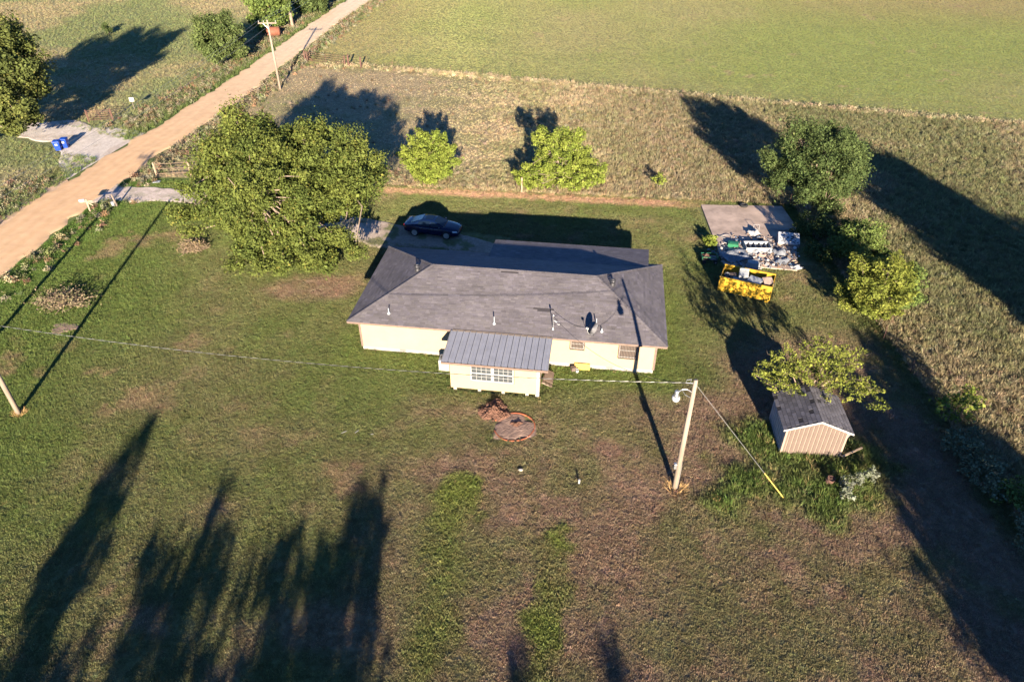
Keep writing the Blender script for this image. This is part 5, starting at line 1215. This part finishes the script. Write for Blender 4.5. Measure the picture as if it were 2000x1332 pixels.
brush('pile of cut branches on the lawn near the left pole', (128, 590), 2.5, 1.5, .8, 110, 1300, [(.15, .12, .07), (.12, .12, .06), (.08, .06, .045), (.18, .15, .09)], 71)
brush('smaller heap of dead twigs beside the big shade tree', (378, 487), 1.3, .9, .7, 120, 500, [(.20, .15, .09), (.16, .14, .06), (.24, .18, .10)], 72)
x, y = g(125, 640); mound('bare_soil', None, x, y, 1.0, .7, .03, M_SOIL2, 15, kind='structure')

# ------------------------------------------------------------------ wheelie bins, mailbox, gates, sign, fences
def wheelie(label, x, y, rz):
    t = thing('wheelie_bin', label, 'bin', (x, y, 0), rz, 'blue bins by the turnout')
    bevel(MB().loft([[Vector((sx * w, sy * d, z)) for sx, sy in ((-1, -1), (1, -1), (1, 1), (-1, 1))] for w, d, z in ((.26, .28, .06), (.33, .36, 1.0))]).build('body', M_BLUEPL, t), .03)
    lid = MB().loft([[Vector((sx * w, sy * d - .02, z)) for sx, sy in ((-1, -1), (1, -1), (1, 1), (-1, 1))] for w, d, z in ((.36, .40, 1.0), (.35, .39, 1.06), (.22, .26, 1.12))]).build('lid', M_BLUEPL, t); bevel(lid, .02)
    MB().tube([(-.28, .42, .98), (.28, .42, .98)], .02, 6).build('handle', M_BLUEPL, t)
    MB().box(-.12, .12, -.375, -.345, .62, .82).build('sticker', M_WHITE, t).rotation_euler = (0, 0, 0)
    for s in (-1, 1): MB().lathe([(.04, -.03), (.11, -.03), (.12, 0), (.11, .03), (.04, .03)], 14, Matrix.Translation((s * .28, .30, .12)) @ Matrix.Rotation(math.pi / 2, 4, 'Y')).build('wheel', M_RUBBER, t)
wheelie('blue wheelie bin standing nearer to the dirt road', *g(116, 294), .25); wheelie('blue wheelie bin standing behind its twin', *g(130, 289), .15)
mbx, mby = g(176, 412); mbt = thing('mailbox', 'weathered mailbox on a crossed timber post at the road edge', 'mailbox', (mbx, mby, 0), .35)
MB().box(-.06, .06, -.06, .06, -.1, 1.15).build('post', M_PALEWOOD, mbt); MB().box(-.55, .5, -.05, .05, .88, .98).build('arm', M_PALEWOOD, mbt); MB().cbox((.2, -.062, .7), (.62, .03, .09), 0, 0, .8).build('brace', M_PALEWOOD, mbt)
bx_ = MB().loft([[Vector((x, .10 * math.cos(t) if t < 9 else 0, 1.09 + (.11 * math.sin(t) if math.sin(t) > 0 else -.10 * (math.sin(t) < -.01)))) for t in np.linspace(0, 2 * math.pi, 17)[:-1]] for x in (-.58, -.12)]).build('box', M_GREYPL, mbt); MB().box(-.595, -.582, -.09, .09, 1.0, 1.16).build('door', M_DARKMETAL, mbt)
px_, py_ = g(229, 403); ps = thing('leaning_post', 'leaning grey fence post at the driveway entrance', 'post', (px_, py_, 0)); MB().tube([(0, 0, -.1), (-.10, .0, .6), (-.2, .05, 1.15)], [.09, .085, .08], 9).build('shaft', M_GREYWOOD, ps)
x, y = g(222, 402); o = MB().lathe([(.14, 0), (.17, .3), (.18, .36), (.1, .42)], 14).build('pale_bucket', M_GREYPL); o.location = (x, y, 0); tag(o, 'pale green grey bucket at the foot of the leaning post', 'bucket')
x, y = g(306, 356); o = MB().cbox((0, 0, .04), (.7, .4, .05), .2).build('white_sheet', M_GREYPL); o.location = (x, y, 0); tag(o, 'small pale sheet lying on the grass before the pipe gate', 'sheet')

def pipe_gate(label, a, b, h, m, rails, posts=(True, True), mp=None, name='pipe_gate'):
    a, b = Vector((*a, 0)), Vector((*b, 0)); d = b - a; L_ = d.length; t = thing(name, label, 'gate', a, math.atan2(d.y, d.x)); mp = mp or m
    if posts[0]: MB().tube([(-.05, 0, -.2), (-.05, 0, h + .15)], .075, 9).build('post', mp, t)
    if posts[1]: MB().tube([(L_ + .05, 0, -.2), (L_ + .05, 0, h + .15)], .075, 9).build('post', mp, t)
    for i in range(rails): z = .22 + (h - .22) * i / (rails - 1); MB().tube([(.06, 0, z), (L_ - .06, 0, z)], .028, 6).build('rail', m, t)
    for x in (.06, L_ / 2, L_ - .06): MB().tube([(x, 0, .2), (x, 0, h + .01)], .03, 6).build('upright', m, t)
    return t
pipe_gate('tan pipe gate half hidden by the big shade tree', g(307, 344), g(372, 341), 1.25, M_WOOD, 3, mp=M_PALEWOOD)
pipe_gate('rusty red pipe gate at the left turnout', g(175, 239), g(221, 236), 1.3, M_RUST, 6, mp=M_RUST)
pipe_gate('rusty pipe gate to the far mown field', g(601, 121), g(674, 130), 1.35, M_RUST, 5)
for px, h, lab in (((681, 131), 1.7, 'rusty post nearest to the far field gate'), ((705, 133), 1.5, 'stout post right of the far field gate'), ((596, 120), 1.5, 'rusty brace post left of the far field gate')):
    x, y = g(*px); o = MB().tube([(0, 0, -.2), (.02, 0, h * .5), (.05, 0, h)], [.14, .13, .12], 9).build('fence_post', M_RUST); o.location = (x, y, 0); tag(o, lab, 'post', 'posts at the far field gate')
x, y = g(263, 214); sg = thing('road_sign', 'small white square sign on the weedy fence', 'sign', (x, y, 0), .1)
MB().box(-.03, .03, -.03, .03, -.1, 1.2).build('post', M_GREYWOOD, sg); MB().box(-.28, .28, -.05, -.032, .95, 1.45).build('panel', M_WHITE, sg)
x, y = g(536, 74); rb = thing('rusty_tank', 'orange rusty tank under the roadside trees', 'tank', (x, y, 0), .2)
MB().lathe([(.2, -1.1), (.62, -1.0), (.7, -.9), (.7, .9), (.62, 1.0), (.2, 1.1)], 18, Matrix.Translation((0, 0, .95)) @ Matrix.Rotation(math.pi / 2, 4, 'Y')).build('shell', pm('orange_rust', (.13, .048, .028), .8, .3, 2), rb, True)
for xx in (-.6, .6): MB().box(xx - .06, xx + .06, -.4, .4, -.05, .4).build('support', M_RUST, rb)

def wire_fence(label, pts, step, h, wires=4, m=M_RUST, r=.024, special=()):
    pts = [Vector((*p, 0)) for p in pts]; t = thing('wire_fence', label, 'fence', pts[0]); o0 = pts[0]
    posts = []; 
    for a, b in zip(pts[:-1], pts[1:]):
        n = max(1, int((b - a).length / step)); posts += [a.lerp(b, i / n) for i in range(n)]
    posts.append(pts[-1]); rr_ = random.Random(len(posts)); pm_ = MB().tube([(0, 0, -.2), (.01, 0, h * .5), (0, 0, h)], [r, r, r * .9], 6).mesh('post', m)
    for p in posts:
        q = link('post', pm_, t); q.location = p - o0; q.rotation_euler = (rr_.gauss(0, .07), rr_.gauss(0, .07), 0); q.scale = (1, 1, rr_.uniform(.75, 1.1)); q.location += Vector((rr_.gauss(0, .25), rr_.gauss(0, .08), 0))
    for k in range(wires):
        z = .3 + (h - .35) * k / (wires - 1); MB().tube([p - o0 + Vector((0, 0, z)) for p in posts], .003, 3).build('wire', M_DARKMETAL, t)
    return t
wire_fence('wire fence along the back of the yard', [(x, yb(x) + .1) for x in (-31, -22, -13.5, 1.0, 16.3, 25.8)], 3.6, 1.15)
wire_fence('wire fence down the right side of the yard', [(26.0, 60.0), (26.1, 47), (25.95, 32), (26.1, 14)], 3.6, 1.15)
wire_fence('wire fence between rough pasture and mown field', [(-21.2, 106), (12.3, 96.2), (32.2, 89.9), (59.9, 81.9), (85, 75)], 4.2, 1.15)
wire_fence('wire fence on the far side of the dirt road', [(-45.3, 86.5), (-43.4, 95), (-40.7, 112), (-38.6, 131), (-35.6, 152)], 4.0, 1.15)
wire_fence('wire fence beside the road past the far field gate', [(-30.2, 109.5), (-28.6, 123), (-23.6, 150)], 4.0, 1.15)
x, y = g(1019, 375); wp = thing('fence_post', 'single pale wooden post in the back fence', 'post', (x, y, 0)); MB().tube([(0, 0, -.1), (0, 0, 1.45)], .085, 9).build('shaft', M_PALEWOOD, wp)
